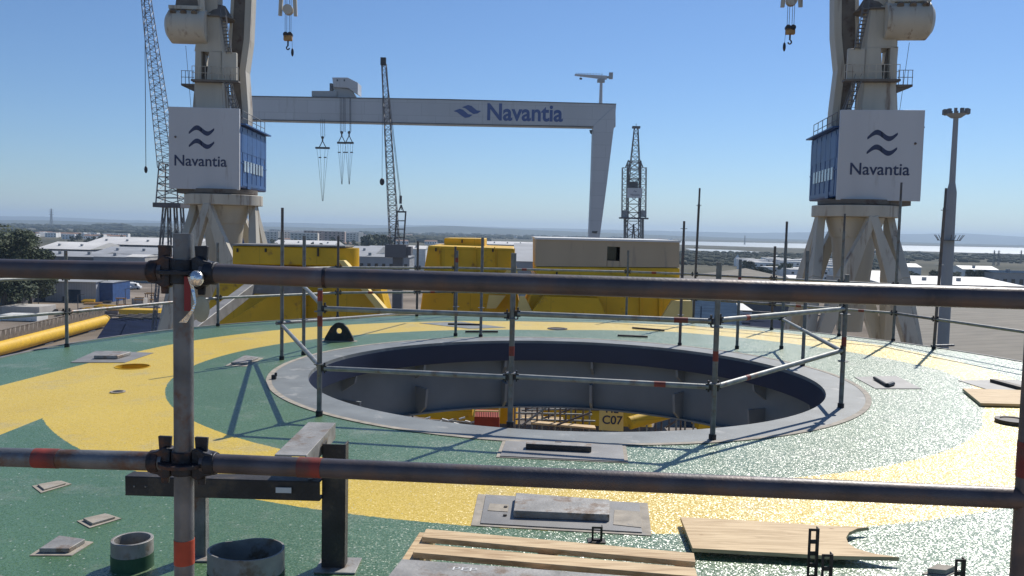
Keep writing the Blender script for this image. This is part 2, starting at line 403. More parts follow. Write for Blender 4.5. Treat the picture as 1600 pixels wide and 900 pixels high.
# radial girders below the deck plate
g = []
for k in range(12):
    a = R(15 + k * 30); d = Vector((math.cos(a), math.sin(a), 0))
    if 50 < (15 + k * 30) % 360 < 130: continue
    MB().beam(d * 3.7 + Vector((0, 0, -.3)), d * 7.2 + Vector((0, 0, -.22)), .03, .50, .03, .35).build('radial_girder', M['ringwall2'], deck)
for deg in (8, 172, 228, 312):
    a = R(deg); d = Vector((math.cos(a), math.sin(a), 0))
    MB().tube(d * 6.2 + Vector((0, 0, -.4)), d * 6.9 + Vector((0, 0, GZ + .02)), .55, .7, 24).build('leg', M['yellow'], deck)

# surface plates, pads, hatches
def quad_plate(name, pts, z0, z1, m, parent=None, bevel=0, org=None):
    P = [Vector((p[0], p[1], z0)) for p in pts]
    return MB().prism(P, (0, 0, z1 - z0)).build(name, m, parent, bevel, org)
def gq(*pp, z=0): return [G(x, y, z) for x, y in pp]
def inset(pts, k):
    c = sum((Vector(p) for p in pts), Vector()) / len(pts)
    return [c + (Vector(p) - c) * k for p in pts]
def rooted(name, label, cat, pts, group=None):
    c = sum((Vector(p) for p in pts), Vector()) / len(pts); c.z = 0
    r = empty(name, c, label, cat, group); return r, [Vector(p) - c for p in pts]

q = gq((747, 773), (1012, 787), (1018, 838), (736, 822))
r, q = rooted('hatch', 'grey hatch plate with a long raised lid on the near yellow band', 'hatch', q)
quad_plate('bare_border', q, .001, .005, M['tan'], r)
quad_plate('frame_plate', inset(q, .90), .006, .012, M['steelgrey'], r)
q2 = [p - r.location for p in gq((806, 783), (952, 794), (952, 818), (802, 812))]
quad_plate('lid', [Vector((p.x, p.y, 0)) for p in q2], .013, .058, M['baresteel'], r, .004)
q3 = [p - r.location for p in gq((765, 790), (795, 792), (793, 803), (762, 801))]
quad_plate('worn_patch', q3, .0125, .0155, M['tan'], r)
q3 = [p - r.location for p in gq((960, 800), (1000, 803), (1002, 828), (958, 823))]
quad_plate('worn_patch', q3, .0125, .0155, M['tan'], r)
for px in ((790, 796), (789, 809)):
    c = G(*px) - r.location
    MB().tube((c.x, c.y, .012), (c.x, c.y, .022), .012, seg=10).build('bolt', M['darksteel'], r)

q = gq((785, 690), (978, 697), (982, 724), (775, 715))
r, q = rooted('hatch', 'grey plate with a slotted coaming just in front of the hole', 'hatch', q)
quad_plate('bare_border', q, .001, .005, M['tan'], r)
quad_plate('frame_plate', inset(q, .94), .006, .012, M['steelgrey'], r)
a, b_ = G(822, 702) - r.location, G(924, 707) - r.location
MB().beam((a.x, a.y, .032), (b_.x, b_.y, .032), .09, .04).build('raised_bar', M['darksteel'], r, .006)
MB().beam((a.x, a.y + .005, .056), (b_.x, b_.y + .005, .056), .085, .006).build('bar_top', M['baresteel'], r)
c = G(872, 699) - r.location; MB().box((c.x, c.y, .03), (.05, .03, .04)).build('stud', M['darksteel'], r)

q = gq((110, 567), (150, 549), (240, 552), (195, 567))
r, q = rooted('hatch', 'square grey hatch where the yellow band meets the green at far left', 'hatch', q)
quad_plate('frame_plate', q, .001, .008, M['steelgrey'], r)
q2 = inset(q, .45)
quad_plate('lid', q2, .009, .055, M['baresteel'], r, .01)
q = gq((1335, 590), (1400, 588), (1440, 608), (1368, 608))
r, q = rooted('hatch', 'grey diamond plate with a dark handle bar right of the hole', 'hatch', q)
quad_plate('frame_plate', q, .001, .008, M['steelgrey'], r)
a, b_ = G(1366, 594) - r.location, G(1386, 606) - r.location
MB().tube((a.x, a.y, .03), (b_.x, b_.y, .03), .02, seg=8).build('handle_bar', M['darksteel'], r)
c = G(1395, 603) - r.location
MB().tube((b_.x, b_.y, .03), (c.x, c.y, .03), .028, seg=8).build('handle_grip', M['cast'], r)
q = gq((1497, 595), (1590, 594), (1640, 614), (1545, 610))
r, q = rooted('hatch', 'grey hatch with a dark rim at the far right behind the board', 'hatch', q)
quad_plate('frame_plate', q, .001, .008, M['steelgrey'], r)
a, b_ = G(1552, 598) - r.location, G(1600, 611) - r.location
MB().beam((a.x, a.y, .03), (b_.x, b_.y, .03), .10, .04).build('lid', M['darksteel'], r, .004)

def pad(pts, label, lift, tall, mtop):
    r, q = rooted('deck_pad', label, 'plate', pts, 'small square pads welded on the near green corner')
    quad_plate('bare_border', q, .001, .005, M['tan'], r)
    quad_plate('pad_plate', inset(q, .62 if not tall else .72), .006, tall + .012, mtop, r, .003)
pad(gq((50, 760), (95, 752), (112, 757), (64, 771)), 'small tan pad with an angle mark, farthest back in the near green corner', 0, .004, M['tan'])
pad(gq((120, 815), (168, 804), (190, 811), (140, 826)), 'small tan pad with a lifted corner plate left of the round pipe stub', 0, .008, M['tan'])
pad(gq((46, 869), (90, 840), (146, 848), (112, 869)), 'larger pad with a raised grey steel plate at the bottom left', 0, .018, M['baresteel'])
pad(gq((352, 572), (382, 556), (412, 560), (384, 573)), 'grey weld pad with scuffed paint left of the hole collar', 0, .02, M['baresteel'])
pad(gq((1440, 898), (1462, 888), (1500, 892), (1480, 902)), 'tan pad at the bottom right beside the slotted bracket', 0, .02, M['tan'])
for (px, py, rr, lb) in ((207, 573, .21, 'round manhole opening with yellow rim on the left of the yellow band'), (871, 514, .17, 'round dark opening on the far side of the yellow band'), (1583, 661, .15, 'low dark round manhole cover at the right edge of the deck'), (184, 613, .07, 'small round drain in a bare patch on the left yellow band')):
    c = G(px, py); r = empty('manhole', c, lb, 'manhole')
    if rr > .18:
        MB().ring((0, 0), rr - .012, rr - .001, -.40, .008, 40).build('rim', M['yellow'], r)
        MB().tube((0, 0, -.42), (0, 0, -.40), rr - .001, seg=40).build('bottom_plate', M['darksteel'], r)
    else:
        MB().ring((0, 0), rr * .8, rr * 1.1, .001, .012 if px < 1000 else .04, 40).build('rim', M['darksteel'] if px > 800 else M['tan'], r)
        MB().tube((0, 0, .002), (0, 0, .006 if px < 1000 else .03), rr * .79, seg=40).build('cover', M['darksteel'], r)
# bare bars lying on the far deck
for (a, b_, lb) in (((700, 508), (752, 509), 'thin dark bar lying across the far yellow band, left of centre'), ((727, 520), (778, 520), 'thin dark bar lying on the far green beside the hole rim'), ((965, 526), (1012, 528), 'thin dark bar lying beside the far right rim of the hole'), ((988, 514), (1038, 518), 'thin dark bar lying on the far yellow band, right of centre')):
    A, B = G(*a), G(*b_); A.z = B.z = .022
    tag(MB().tube(A, B, .018, seg=8).build('steel_bar', M['darksteel'], origin=(A + B) / 2), lb, 'bar', 'loose bars on the far deck')
q = gq((655, 505), (720, 503), (790, 512), (735, 514))
tag(quad_plate('bare_patch_plate', q, .001, .006, M['collar'], org=q[0]), 'pale grey plate under the bars on the far yellow band', 'plate')
# lifting lug
c = G(530, 533)
r = empty('lifting_lug', c, 'dark steel lifting lug with a round eye behind the left of the hole', 'lifting lug')
b = bmesh.new()
prof = [(-.235, 0), (-.22, .06), (-.13, .22), (-.06, .285), (.0, .30), (.06, .285), (.13, .22), (.22, .06), (.235, 0)]
hole = [(.0 + .045 * math.cos(2 * math.pi * i / 16), .165 + .045 * math.sin(2 * math.pi * i / 16)) for i in range(16)]
vo = [b.verts.new((x, -.03, z)) for x, z in prof]; vh = [b.verts.new((x, -.03, z)) for x, z in hole]
ed = [b.edges.new((vo[i], vo[(i + 1) % len(vo)])) for i in range(len(vo))] + [b.edges.new((vh[i], vh[(i + 1) % 16])) for i in range(16)]
fs = bmesh.ops.triangle_fill(b, edges=ed, use_beauty=True)['geom']
ff = [x for x in fs if isinstance(x, bmesh.types.BMFace)]
ex = bmesh.ops.extrude_face_region(b, geom=ff)['geom']
bmesh.ops.translate(b, verts=[x for x in ex if isinstance(x, bmesh.types.BMVert)], vec=(0, .06, 0))
bmesh.ops.recalc_face_normals(b, faces=b.faces)
me = bpy.data.meshes.new('lug_plate'); b.to_mesh(me); b.free(); me.materials.append(M['cast'])
lp = bpy.data.objects.new('lug_plate', me); col.objects.link(lp); lp.parent = r
MB().box((0, 0, .004), (.56, .14, .006)).build('weld_pad', M['tan'], r)
# small valve on the collar
c = G(428, 593)
tag(MB().box((0, 0, .03), (.05, .04, .05)).box((.02, .01, .06), (.025, .025, .04)).build('clamp', M['cast'], origin=(0, 0, 0)), 'small dark clamp left on the grey collar at its left end', 'clamp').location = c

# ------------------------------------------------------------------ scaffold
POSTG = 'upright scaffold tubes of the guard rail round the hole'
PERG = 'upright scaffold tubes along the far deck edge'
def add_disc(b, p, r=.055, h=.009):
    b.tube(Vector(p) - Vector((0, 0, h / 2)), Vector(p) + Vector((0, 0, h / 2)), r, seg=12)
def post(x, y, top, label, group, m='galv', bands=(), discs=(.5, 1.0), z0=0, lean=0, thin=False, base=True):
    r = empty('scaffold_post', (x, y, z0), label, 'scaffold post', group)
    L_ = top - z0; k = L_ - .32 if top > 1.9 else L_
    MB().tube((0, 0, 0), (lean * k, 0, k), .0242, seg=14).build('tube', M[m], r)
    if k < L_:
        MB().tube((lean * k, 0, k - .04), (lean * L_, 0, L_), .019, seg=12).build('spigot', M['darktube'], r)
    b = MB()
    for d in discs: b_ = add_disc(b, (lean * d, 0, d))
    if discs: b.build('rosette', M['galv'], r)
    for bz, bh in bands:
        MB().tube((lean * bz, 0, bz), (lean * (bz + bh), 0, bz + bh), .0254, seg=14).build('paint_band', M['orange_dull'], r)
    if base: MB().tube((0, 0, .0), (0, 0, .05), .034, seg=12).build('foot', M['cast'], r)
    return r
def rail(A, B, label, group, m='galv_light', rr=.0242, heads=True, bands=(), cat='scaffold rail'):
    A = Vector(A); B = Vector(B); c = (A + B) / 2; A = A - c; B = B - c; d = (B - A).normalized()
    r = empty('scaffold_rail', c, label, cat, group)
    MB().tube(A + d * .05, B - d * .05, rr, seg=14).build('tube', M[m], r)
    if heads:
        for P, s in ((A, 1), (B, -1)):
            b = MB().beam(P + d * s * .027, P + d * s * .075, .036, .056)
            b.beam(P + d * s * .05 + Vector((0, 0, -.045)), P + d * s * .05 + Vector((0, 0, .055)), .012, .022, .014, .03)
            b.build('wedge_head', M['cast'], r)
    for t, w in bands:
        p = A.lerp(B, t); MB().tube(p - d * w / 2, p + d * w / 2, rr + .0012, seg=14).build('paint_band', M['orange_dull'], r)
    return r
P = {}
def hp(k, x, y, top, label, **kw):
    P[k] = (x, y); post(x, y, top, label, POSTG, **kw)
hp('F1', -1.81, 7.95, 1.22, 'grey upright with orange bands at the near left corner of the hole guard', bands=((.86, .10), (1.10, .1)))
hp('F2', .01, 7.68, 1.60, 'grey upright at the middle of the near side of the hole guard', bands=((.66, .09),))
hp('F3', 1.80, 7.36, 1.57, 'grey upright with an orange band at the near side of the guard, right of centre', bands=((.70, .09),))
hp('R1', 3.53, 8.90, 1.42, 'dark upright at the right end of the hole guard beside the collar', bands=((.66, .10),), m='galv')
hp('L1', -3.08, 11.29, 2.04, 'tall upright with a dark spigot at the left end of the hole guard')
hp('L2', -2.90, 11.75, 1.67, 'upright close behind the tall one at the left end of the hole guard')
hp('B1', -.94, 14.25, 1.45, 'upright behind the hole, left of the pair at its far rim', bands=((1.25, .08),))
hp('B2', -.51, 14.16, 1.68, 'upright behind the hole, right of the pair at its far rim')
hp('B3', 2.75, 13.66, 2.02, 'rusty red upright with a long spigot behind the right half of the hole', m='rusty', discs=(.5, 1.0, 1.9))
hp('B4', 3.62, 13.43, 1.43, 'short upright with an orange band behind the right of the hole', bands=((1.05, .1),))
hp('B5', 4.37, 13.55, 2.05, 'tall upright with a bent rod on its tip behind the right end of the hole')
hp('B6', 4.10, 11.76, 1.62, 'upright standing at the right rim of the hole behind the long diagonal rail')
def hr(a, b_, z, label, z2=None, **kw):
    A = Vector(P[a] + (z,)); B = Vector(P[b_] + (z2 if z2 else z,))
    rail(A, B, label, 'rails of the guard round the hole', **kw)
hr('F1', 'F2', 1.03, 'top rail of the hole guard, near side, plain left bay')
hr('F2', 'F3', 1.05, 'top rail of the hole guard, near side, bay with an orange mark', bands=((.83, .12),))
hr('F1', 'F2', .46, 'middle rail of the hole guard, near side, left bay')
hr('F2', 'F3', .47, 'middle rail crossing the hole, near side bay with a red mark', bands=((.74, .1),))
hr('F3', 'R1', 1.06, 'top rail from the near side to the right end of the hole guard', bands=((.2, .06),))
hr('F3', 'R1', .47, 'middle rail from the near side to the right end over the hole', .62, bands=((.22, .06),))
hr('F1', 'L1', .48, 'middle rail slanting back along the left side of the hole', z2=.47)
hr('F1', 'L2', 1.08, 'top rail slanting back along the left side of the hole', z2=.96)
hr('R1', 'B5', .60, 'middle rail running back along the right side of the hole', z2=.48)
hr('B4', 'B5', .50, 'short rail between the two uprights behind the right of the hole')
A = Vector((-3.15, 11.2, .5)); B = V(645, 489, 16.2)
rail(A, B, 'long loose tube running back from the left end upright towards the deck edge', 'rails of the guard round the hole', m='galv', heads=False)
# perimeter posts
pl = [(-6.35, 12.0, 1.38, 'leftmost upright on the deck edge, beside the yellow pipe', {}),
      (-5.2, 14.9, 1.48, 'upright on the deck edge in front of the sloping grey brace', {}),
      (-3.45, 16.7, 1.62, 'upright on the deck edge at the right flank of the left yellow block', dict(m='darktube')),
      (-1.95, 17.35, 1.55, 'upright on the deck edge in the gap between the left and middle yellow blocks', dict(m='darktube')),
      (-1.2, 17.7, 1.45, 'upright on the deck edge before the left half of the middle yellow block', dict(m='darktube')),
      (2.42, 17.72, 1.45, 'upright on the deck edge below the dark square window', {}),
      (3.72, 17.2, 2.75, 'tall leaning upright on the deck edge right of the beige block', dict(m='darktube', lean=.012, discs=(.5, 1., 1.55, 2.4))),
      (5.05, 16.3, 1.62, 'dark upright on the deck edge between the beige block and the crane legs', dict(m='darktube')),
      (6.05, 15.5, 2.25, 'upright on the deck edge before the left crane leg of the right crane', {}),
      (6.78, 14.9, 2.80, 'tall dark upright before the white panel of the right crane', dict(discs=(.5, 1., 1.6))),
      (7.02, 13.93, 2.66, 'tall red brown upright leaning beside the floodlight mast', dict(m='rusty', lean=.02, discs=(.5, 1., 1.4, 2.3))),
      (7.85, 10.9, 1.6, 'upright on the deck edge at the far right of the frame', {})]
for i, (x, y, t, lb, kw) in enumerate(pl):
    post(x, y, t, lb, PERG, **kw)
rn = ['leftmost bay', 'bay by the grey brace', 'bay before the left yellow block', 'bay beside the left yellow block', 'short bay before the middle yellow block', 'long bay before the middle and beige blocks', 'bay at the right end of the beige block', 'bay before the blue hull', 'bay before the crane legs', 'short bay by the tall dark upright', 'bay before the ribbed roof']
pl2 = [(-8.3, 8.4)] + [(p[0], p[1]) for p in pl]
rn = ['bay at the left edge of the picture'] + rn
for i in range(len(pl2) - 1):
    a, b_ = pl2[i], pl2[i + 1]
    for z, nm in ((.5, 'lower'), (1.0, 'upper')):
        bands = ((.4, .1),) if (i * 2 + (z > .6)) % 5 in (1, 3) else ()
        rail((a[0], a[1], z), (b_[0], b_[1], z), f'{nm} rail on the far deck edge, {rn[i]}', 'guard rails along the far deck edge', m='galv_light' if i % 3 != 1 else 'galv', bands=bands)
# short tube lying across the foot of the red brown upright
A, B = G(1455, 545), G(1490, 544); A.z = B.z = .05
tag(MB().tube(A, B, .02, seg=8).build('scaffold_tube', M['galv'], origin=A), 'short tube end lying at the foot of the red brown upright', 'tube')

# near guard rail in front of the viewer
def V3(x, y, D): return V(x, y, D)
pL = V(287, 600, 2.10); pR = V(1614, 620, 1.88)
nearg = 'near scaffold guard in front of the viewer'
def near_post(c, ztop, label, band):
    r = empty('scaffold_post', (c.x, c.y, GZ), label, 'scaffold post', nearg)
    MB().tube((0, 0, .03), (0, 0, ztop - GZ), .0242, seg=28).build('tube', M['galv'] if band == 'o' else M['rusty'], r)
    return r
zt, zl = V(287, 424, 2.10).z, V(287, 722, 2.10).z
ztR, zlR = V(1606, 467, 1.88).z, V(1606, 779, 1.88).z
r = near_post(pL, V(287, 365, 2.10).z, 'thick grey near upright on the left with an orange band near its foot', 'o')
MB().tube((0, 0, V(287, 880, 2.1).z - GZ), (0, 0, V(287, 842, 2.1).z - GZ), .0253, seg=28).build('paint_band', M['orange'], r)
for z in (zt, zl):
    b = MB(); b.tube((0, 0, z - GZ - .006), (0, 0, z - GZ + .004), .062, seg=28)
    b.tube((0, 0, z - GZ - .03), (0, 0, z - GZ + .03), .031, seg=24); b.build('rosette', M['cast'], r, .0015)
MB().tube((0, 0, 0), (0, 0, .03), .09, seg=20).build('foot_plate', M['cast'], r)
r = near_post(pR, 2.6, 'thick dark rusty near upright cut by the right edge', 'r')
MB().tube((0, 0, V(1600, 745, 1.88).z - GZ), (0, 0, V(1600, 690, 1.88).z - GZ), .0253, seg=28).build('paint_band', M['orange_dull'], r)
MB().tube((0, 0, 0), (0, 0, .03), .09, seg=20).build('foot_plate', M['cast'], r)
def near_rail(A, B, label, m, bands=(), headA=True, headB=True, wedge=True):
    c = (A + B) / 2; r = empty('scaffold_rail', c, label, 'scaffold rail', nearg); a, b_ = A - c, B - c; d = (b_ - a).normalized()
    MB().tube(a + d * (.05 if headA else 0), b_ - d * (.05 if headB else 0), .0242, seg=32).build('tube', M[m], r)
    up = Vector((0, 0, 1))
    for P_, s, on in ((a, 1, headA), (b_, -1, headB)):
        if not on: continue
        h = MB()
        prof = [(.028, -.035), (.028, .035), (.045, .042), (.062, .030), (.082, .0265), (.082, -.0265), (.062, -.030), (.045, -.042)]
        side = d.cross(up).normalized() * .017
        h.prism([P_ + d * s * u + up * w - side for u, w in prof], side * 2)
        h.tube(P_ + d * s * .06, P_ + d * s * .088, .0285, seg=20)
        h.build('ledger_head', M['cast'], r, .003)
        if wedge:
            w = MB().beam(P_ + d * s * .048 + up * -.055, P_ + d * s * .048 + up * .066, .008, .018, .010, .034, up=d)
            w.build('wedge', M['cast'], r, .0015)
    for t, w, mm in bands:
        p = a.lerp(b_, t); MB().tube(p - d * w / 2, p + d * w / 2, .0252, seg=32).build('paint_band', M[mm], r)
    return r
Lt0 = V(-260, 414, 2.18); Lt = V(287, 425, 2.10)
near_rail(Lt0, Lt, 'near top rail left of the grey upright, dark and rust brown', 'darktube', headA=False)
Jt = V(508, 434, 2.05); Rt = V(1606, 467, 1.88)
near_rail(Lt, Jt, 'short rusty stretch of near top rail with peeled patches beside the grey upright', 'rusty', (), headB=False)
near_rail(Jt, Rt, 'long dark purple brown near top rail crossing the whole view', 'darktube', (), headA=False, headB=False)
Ll0 = V(-260, 707, 2.18); Ll = V(287, 722, 2.10)
near_rail(Ll0, Ll, 'near lower rail left of the grey upright with an orange mark', 'galv', ((.62, .065, 'orange_dull'),), headA=False)
Rl = V(1606, 779, 1.88)
near_rail(Ll, Rl, 'long dark near lower rail right of the grey upright with a red mark', 'darktube', ((.165, .06, 'orange_dull'),), headB=False)
# joint collar between the two top tubes
tag(MB().tube(Jt - Vector((.004, 0, 0)), Jt + Vector((.004, 0, 0)), .0258, seg=28).build('joint_collar', M['cast'], origin=Jt), 'thin dark joint ring where the rusty and the purple top tubes meet', 'joint', nearg)
# tag hanging on the left upright
c = V(300, 440, 2.055)
r = empty('hanging_tag', c, 'crumpled shiny metal dish with a red strip hanging on the grey near upright', 'tag')
MB().sphere((.012, -.005, .008), .019, 18, 10, (1, .7, 1.05)).build('dish', M['foil'], r)
pts = []
prof = [(.0, .012, .010), (.004, -.01, .008), (.009, -.03, .007), (.0145, -.05, .004), (.008, -.068, .008), (-.006, -.085, .012), (-.019, -.10, .019)]
b = MB(); vs = []
for i, (x, z, w) in enumerate(prof):
    for s in (-1, 1):
        for dy in (-.001, .001): vs.append((x + s * w / 2, -.014 + dy + .004 * math.sin(i * 1.3), z))
fs = []
for i in range(len(prof) - 1):
    a0 = i * 4; b0 = a0 + 4
    fs += [(a0, a0 + 2, b0 + 2, b0), (a0 + 1, b0 + 1, b0 + 3, a0 + 3), (a0, b0, b0 + 1, a0 + 1), (a0 + 2, a0 + 3, b0 + 3, b0 + 2)]
b.add(vs, fs).build('twisted_strip', M['foil'], r)
MB().box((-.012, .002, -.03), (.016, .003, .085)).build('red_strip', M['red'], r, .001)
MB().sphere((.018, .012, -.068), .026, 18, 10, (.8, .12, 1.25)).build('plastic_disc', M['plastic'], r)

# scaffold boards the viewer stands on
bd = empty('scaffold_platform', (0, .8, .2), 'plank platform of the near scaffold below the viewer', 'platform')
for k in range(6):
    MB().box((0, -.9 + k * .245, 0), (3.4, .235, .045)).build('board', M['wood'], bd)

# ------------------------------------------------------------------ steel bracket frame, pipe stubs, boards
r = empty('support_frame', (-1.28, 4.4, 0), 'dark steel support frame of two posts and channel arms on the near green deck', 'frame')
def L3(v): return Vector(v) - r.location
bA, bB = Vector((-1.66, 4.47, 0)), Vector((-.91, 4.38, 0))
for bb, h, w, lb in ((bA, .44, .075, 0), (bB, .67, .115, 1)):
    c = L3(bb)
    pb = MB()
    # open channel post: web and two flanges
    pb.box((c.x, c.y - w * .35, h / 2), (w, .008, h)); pb.box((c.x - w / 2, c.y, h / 2), (.008, w * .7, h)); pb.box((c.x + w / 2, c.y, h / 2), (.008, w * .7, h))
    pb.build('post', M['darksteel'] if lb else M['galv'], r, .002)
    MB().box((c.x + .02, c.y, .006), (w + .1, w + .09, .010)).build('foot_plate', M['baresteel'], r, .002)
A, B = L3(V(196, 759, 4.33)), L3(V(500, 768, 4.28))
ch = MB(); d = (B - A).normalized(); up = Vector((0, 0, 1)); n = Vector((0, 1, 0))
ch.beam(A, B, .006, .095); ch.beam(A + n * .045 + up * .048, B + n * .045 + up * .048, .09, .007); ch.beam(A + n * .045 - up * .048, B + n * .045 - up * .048, .09, .007)
ch.build('channel_arm', M['darksteel'], r, .0015)
MB().box(A + d * .05 + Vector((0, -.006, 0)), (.008, .006, .008)).box(A + d * .11 + Vector((0, -.006, 0)), (.008, .006, .008)).build('bolt', M['baresteel'], r)
MB().box(L3(V(443, 766, 4.27)), (.08, .004, .028)).build('paper_label', M['white'], r)
A, B = L3(G(454, 712, .69)), L3(G(503, 661, .69))
ch = MB(); ch.beam(A, B, .155, .008)
sd = (B - A).cross(up).normalized()
for s in (1, -1): ch.beam(A + sd * s * .0735 - up * .045, B + sd * s * .0735 - up * .045, .008, .085)
ch.build('cross_channel', M['baresteel'], r, .0015)
MB().tube(L3(V(486, 742, 4.33)) + Vector((0, 0, 0)), L3(V(486, 752, 4.33)), .012, seg=8).build('bolt', M['baresteel'], r)

c = G(207, 885)
r = empty('pipe_stub', c, 'short round grey pipe stub on the green deck left of the near upright', 'pipe stub')
MB().hollow((0, 0, .0), (0, 0, .15), .104, .088, 40).build('pipe', M['baresteel'], r, .002)
MB().hollow((0, 0, .0), (0, 0, .075), .1055, .1035, 40).build('green_base_paint', mat('green_skirt_paint', (.02, .075, .035), .6), r)
c = G(386, 912)
r = empty('pipe_stub', c, 'wide dented oval steel pipe stub right of the near upright', 'pipe stub')
wf = lambda a: 1 - .13 * math.exp(-((a - 1.05) / .38) ** 2) + .03 * math.cos(3 * a)
MB().hollow((0, 0, .0), (0, 0, .18), .155, .146, 56, 1.22, wf).build('pipe', M['baresteel'], r, .0015)
MB().hollow((0, 0, .0), (0, 0, .07), .157, .1545, 56, 1.22, wf).build('green_base_paint', bpy.data.materials['green_skirt_paint'], r)

# pallet of planks
zc = .145
r = empty('wooden_pallet', G(860, 880, 0), 'pale wooden pallet of three planks at the bottom centre under a steel plate', 'pallet')
o3 = r.location
def plank(a, b_, c_, d_, z0, z1, name='plank'):
    q = [G(*p, z1) - o3 for p in (a, b_, c_, d_)]
    MB().prism([(p.x, p.y, z0) for p in q], (0, 0, z1 - z0)).build(name, M['wood'], r, .002)
plank((666, 826), (1084, 864), (1087, 878), (659, 839), .12, .15)
plank((653, 849), (1086, 887), (1090, 901), (645, 863), .12, .15)
plank((645, 876), (1090, 912), (1096, 932), (628, 893), .12, .15)
for a, b_ in (((668, 832), (622, 905)), ((860, 850), (830, 925)), ((1068, 866), (1070, 940))):
    A, B = G(*a, .12) - o3, G(*b_, .12) - o3
    MB().beam((A.x, A.y, .06), (B.x, B.y, .06), .09, .118).build('bearer', M['wood'], r, .002)
q = gq((628, 875), (990, 902), (1000, 960), (560, 960), z=.155)
r2, q = rooted('steel_sheet', 'dull grey steel sheet with chalk writing lying on the pallet', 'steel sheet', q)
MB().prism([(p.x, p.y, .152) for p in q], (0, 0, .008)).build('sheet', M['baresteel'], r2, .001)
c = G(716, 889, .162) - r2.location
text('chalk_writing', 'PEP', .055, M['white'], r2, face_matrix((c.x + .03, c.y, .1615), (1, -.12, 0), (.1, 1, 0)), .0005, 0, 1.5)

# plywood with cut-out
pts = [(1063, 808), (1180, 814), (1300, 822), (1358, 824), (1340, 826), (1327, 832), (1322, 840), (1326, 850), (1340, 858), (1365, 865), (1405, 871), (1300, 869), (1082, 857)]
q = [G(x, y, .05) for x, y in pts]; c = q[0].copy()
tag(MB().prism([(p.x, p.y, .03) for p in q], (0, 0, .022)).build('plywood_board', M['ply'], None, .0015, Vector((c.x, c.y, 0))), 'pale plywood board with a curved cut-out at its right end on the near deck', 'board')
q = [G(x, y, .04) for x, y in ((1504, 607), (1532, 630), (1700, 634), (1680, 612))]; c = q[0].copy()
tag(MB().prism([(p.x, p.y, .012) for p in q], (0, 0, .03)).build('plywood_board', M['ply'], None, .0015, Vector((c.x, c.y, 0))), 'smaller plywood sheet lying by the right edge behind the manhole cover', 'board')

# slotted angle brackets
def slotted(x, ytop, D, w, label, dark=True, h=None):
    top = V(x, ytop, D); z0 = 0
    r = empty('slotted_bracket', (top.x, top.y, 0), label, 'bracket', 'slotted steel brackets standing on the near deck')
    H = top.z; b = MB(); n = max(1, int(H / .055)); t = .004
    for s in (-1, 1): b.box((s * (w / 2 - .006), 0, H / 2), (.012, t, H))
    for k in range(n + 1):
        z = H - .006 - k * (H - .012) / n
        b.box((0, 0, z), (w - .02, t, .020 if k else .012))
    b.box((w / 2, .018, H / 2), (t, .036, H))
    b.build('slotted_angle', M['darksteel'], r)
    MB().box((0, .01, .004), (w + .04, .07, .006)).build('foot', M['darksteel'], r)
slotted(933, 823, 4.82, .062, 'small slotted steel bracket in front of the hatch behind the pallet')
slotted(1272, 826, 3.95, .05, 'tall slotted steel bracket in front of the plywood board')
slotted(1293, 866, 3.85, .052, 'short slotted steel bracket just right of the tall one')
slotted(1501, 874, 3.85, .05, 'slotted steel bracket alone at the bottom right of the deck')

# ------------------------------------------------------------------ yellow structures behind the deck
def vq(pts, Y): return [V(x, y, Y) for x, y in pts]
def solid(name, pts, Y, depth, m, parent, bevel=0):
    q = [p - parent.location for p in vq(pts, Y)]
    return MB().prism(q, (0, depth, 0)).build(name, m, parent, bevel)
# left
YL = 28
c = V(450, 440, YL); r = empty('yellow_steel_block', (c.x, c.y, GZ), 'yellow steel foundation block on the left with a grey sloping brace', 'steel structure', 'yellow foundation blocks behind the deck')
solid('upper_box', [(363, 384), (530, 387), (530, 416), (363, 413)], YL, 1.5, M['yellow'], r, .04)
solid('top_edge', [(362, 381), (539, 384), (539, 386.5), (362, 383.5)], YL - .05, 1.6, M['steelgrey'], r)
solid('flared_base', [(352, 414), (541, 417), (592, 440), (606, 497), (622, 560), (300, 560), (316, 497)], YL + .3, 1.3, M['yellow'], r, .04)
c1 = V(527, 387, YL + .75) - r.location
MB().tube(c1, c1 - Vector((0, 0, .62)), .74, seg=32).build('round_end', M['yellow'], r)
solid('gusset', [(350, 506), (428, 458), (470, 455), (470, 520), (350, 520)], YL - .6, .8, M['yellow'], r, .02)
solid('sunlit_strip', [(528, 407), (537, 407), (616, 500), (602, 500)], YL - .3, .5, M['yellow2'], r)  # thin slab coloured pale for the sunlit strip along the flank
q = [p - r.location for p in (V(300, 520, 22), V(392, 450, 26.3), V(480, 452, 27.0))]
MB().beam(q[0], q[1], .30, .34).beam(q[1], q[2], .30, .34).build('grey_brace', M['steelgrey'], r, .02)
MB().tube((0, 2.5, 0), (0, 2.5, V(450, 520, YL).z - GZ), 2.4, 2.2, 32).build('column', M['yellow'], r)
for px in (371, 415, 497): MB().box(V(px, 391 + (px == 497) * 3, YL - .03) - r.location, (.05, .05, .12 + .16 * (px == 497))).build('lifting_eye', M['darksteel'], r)
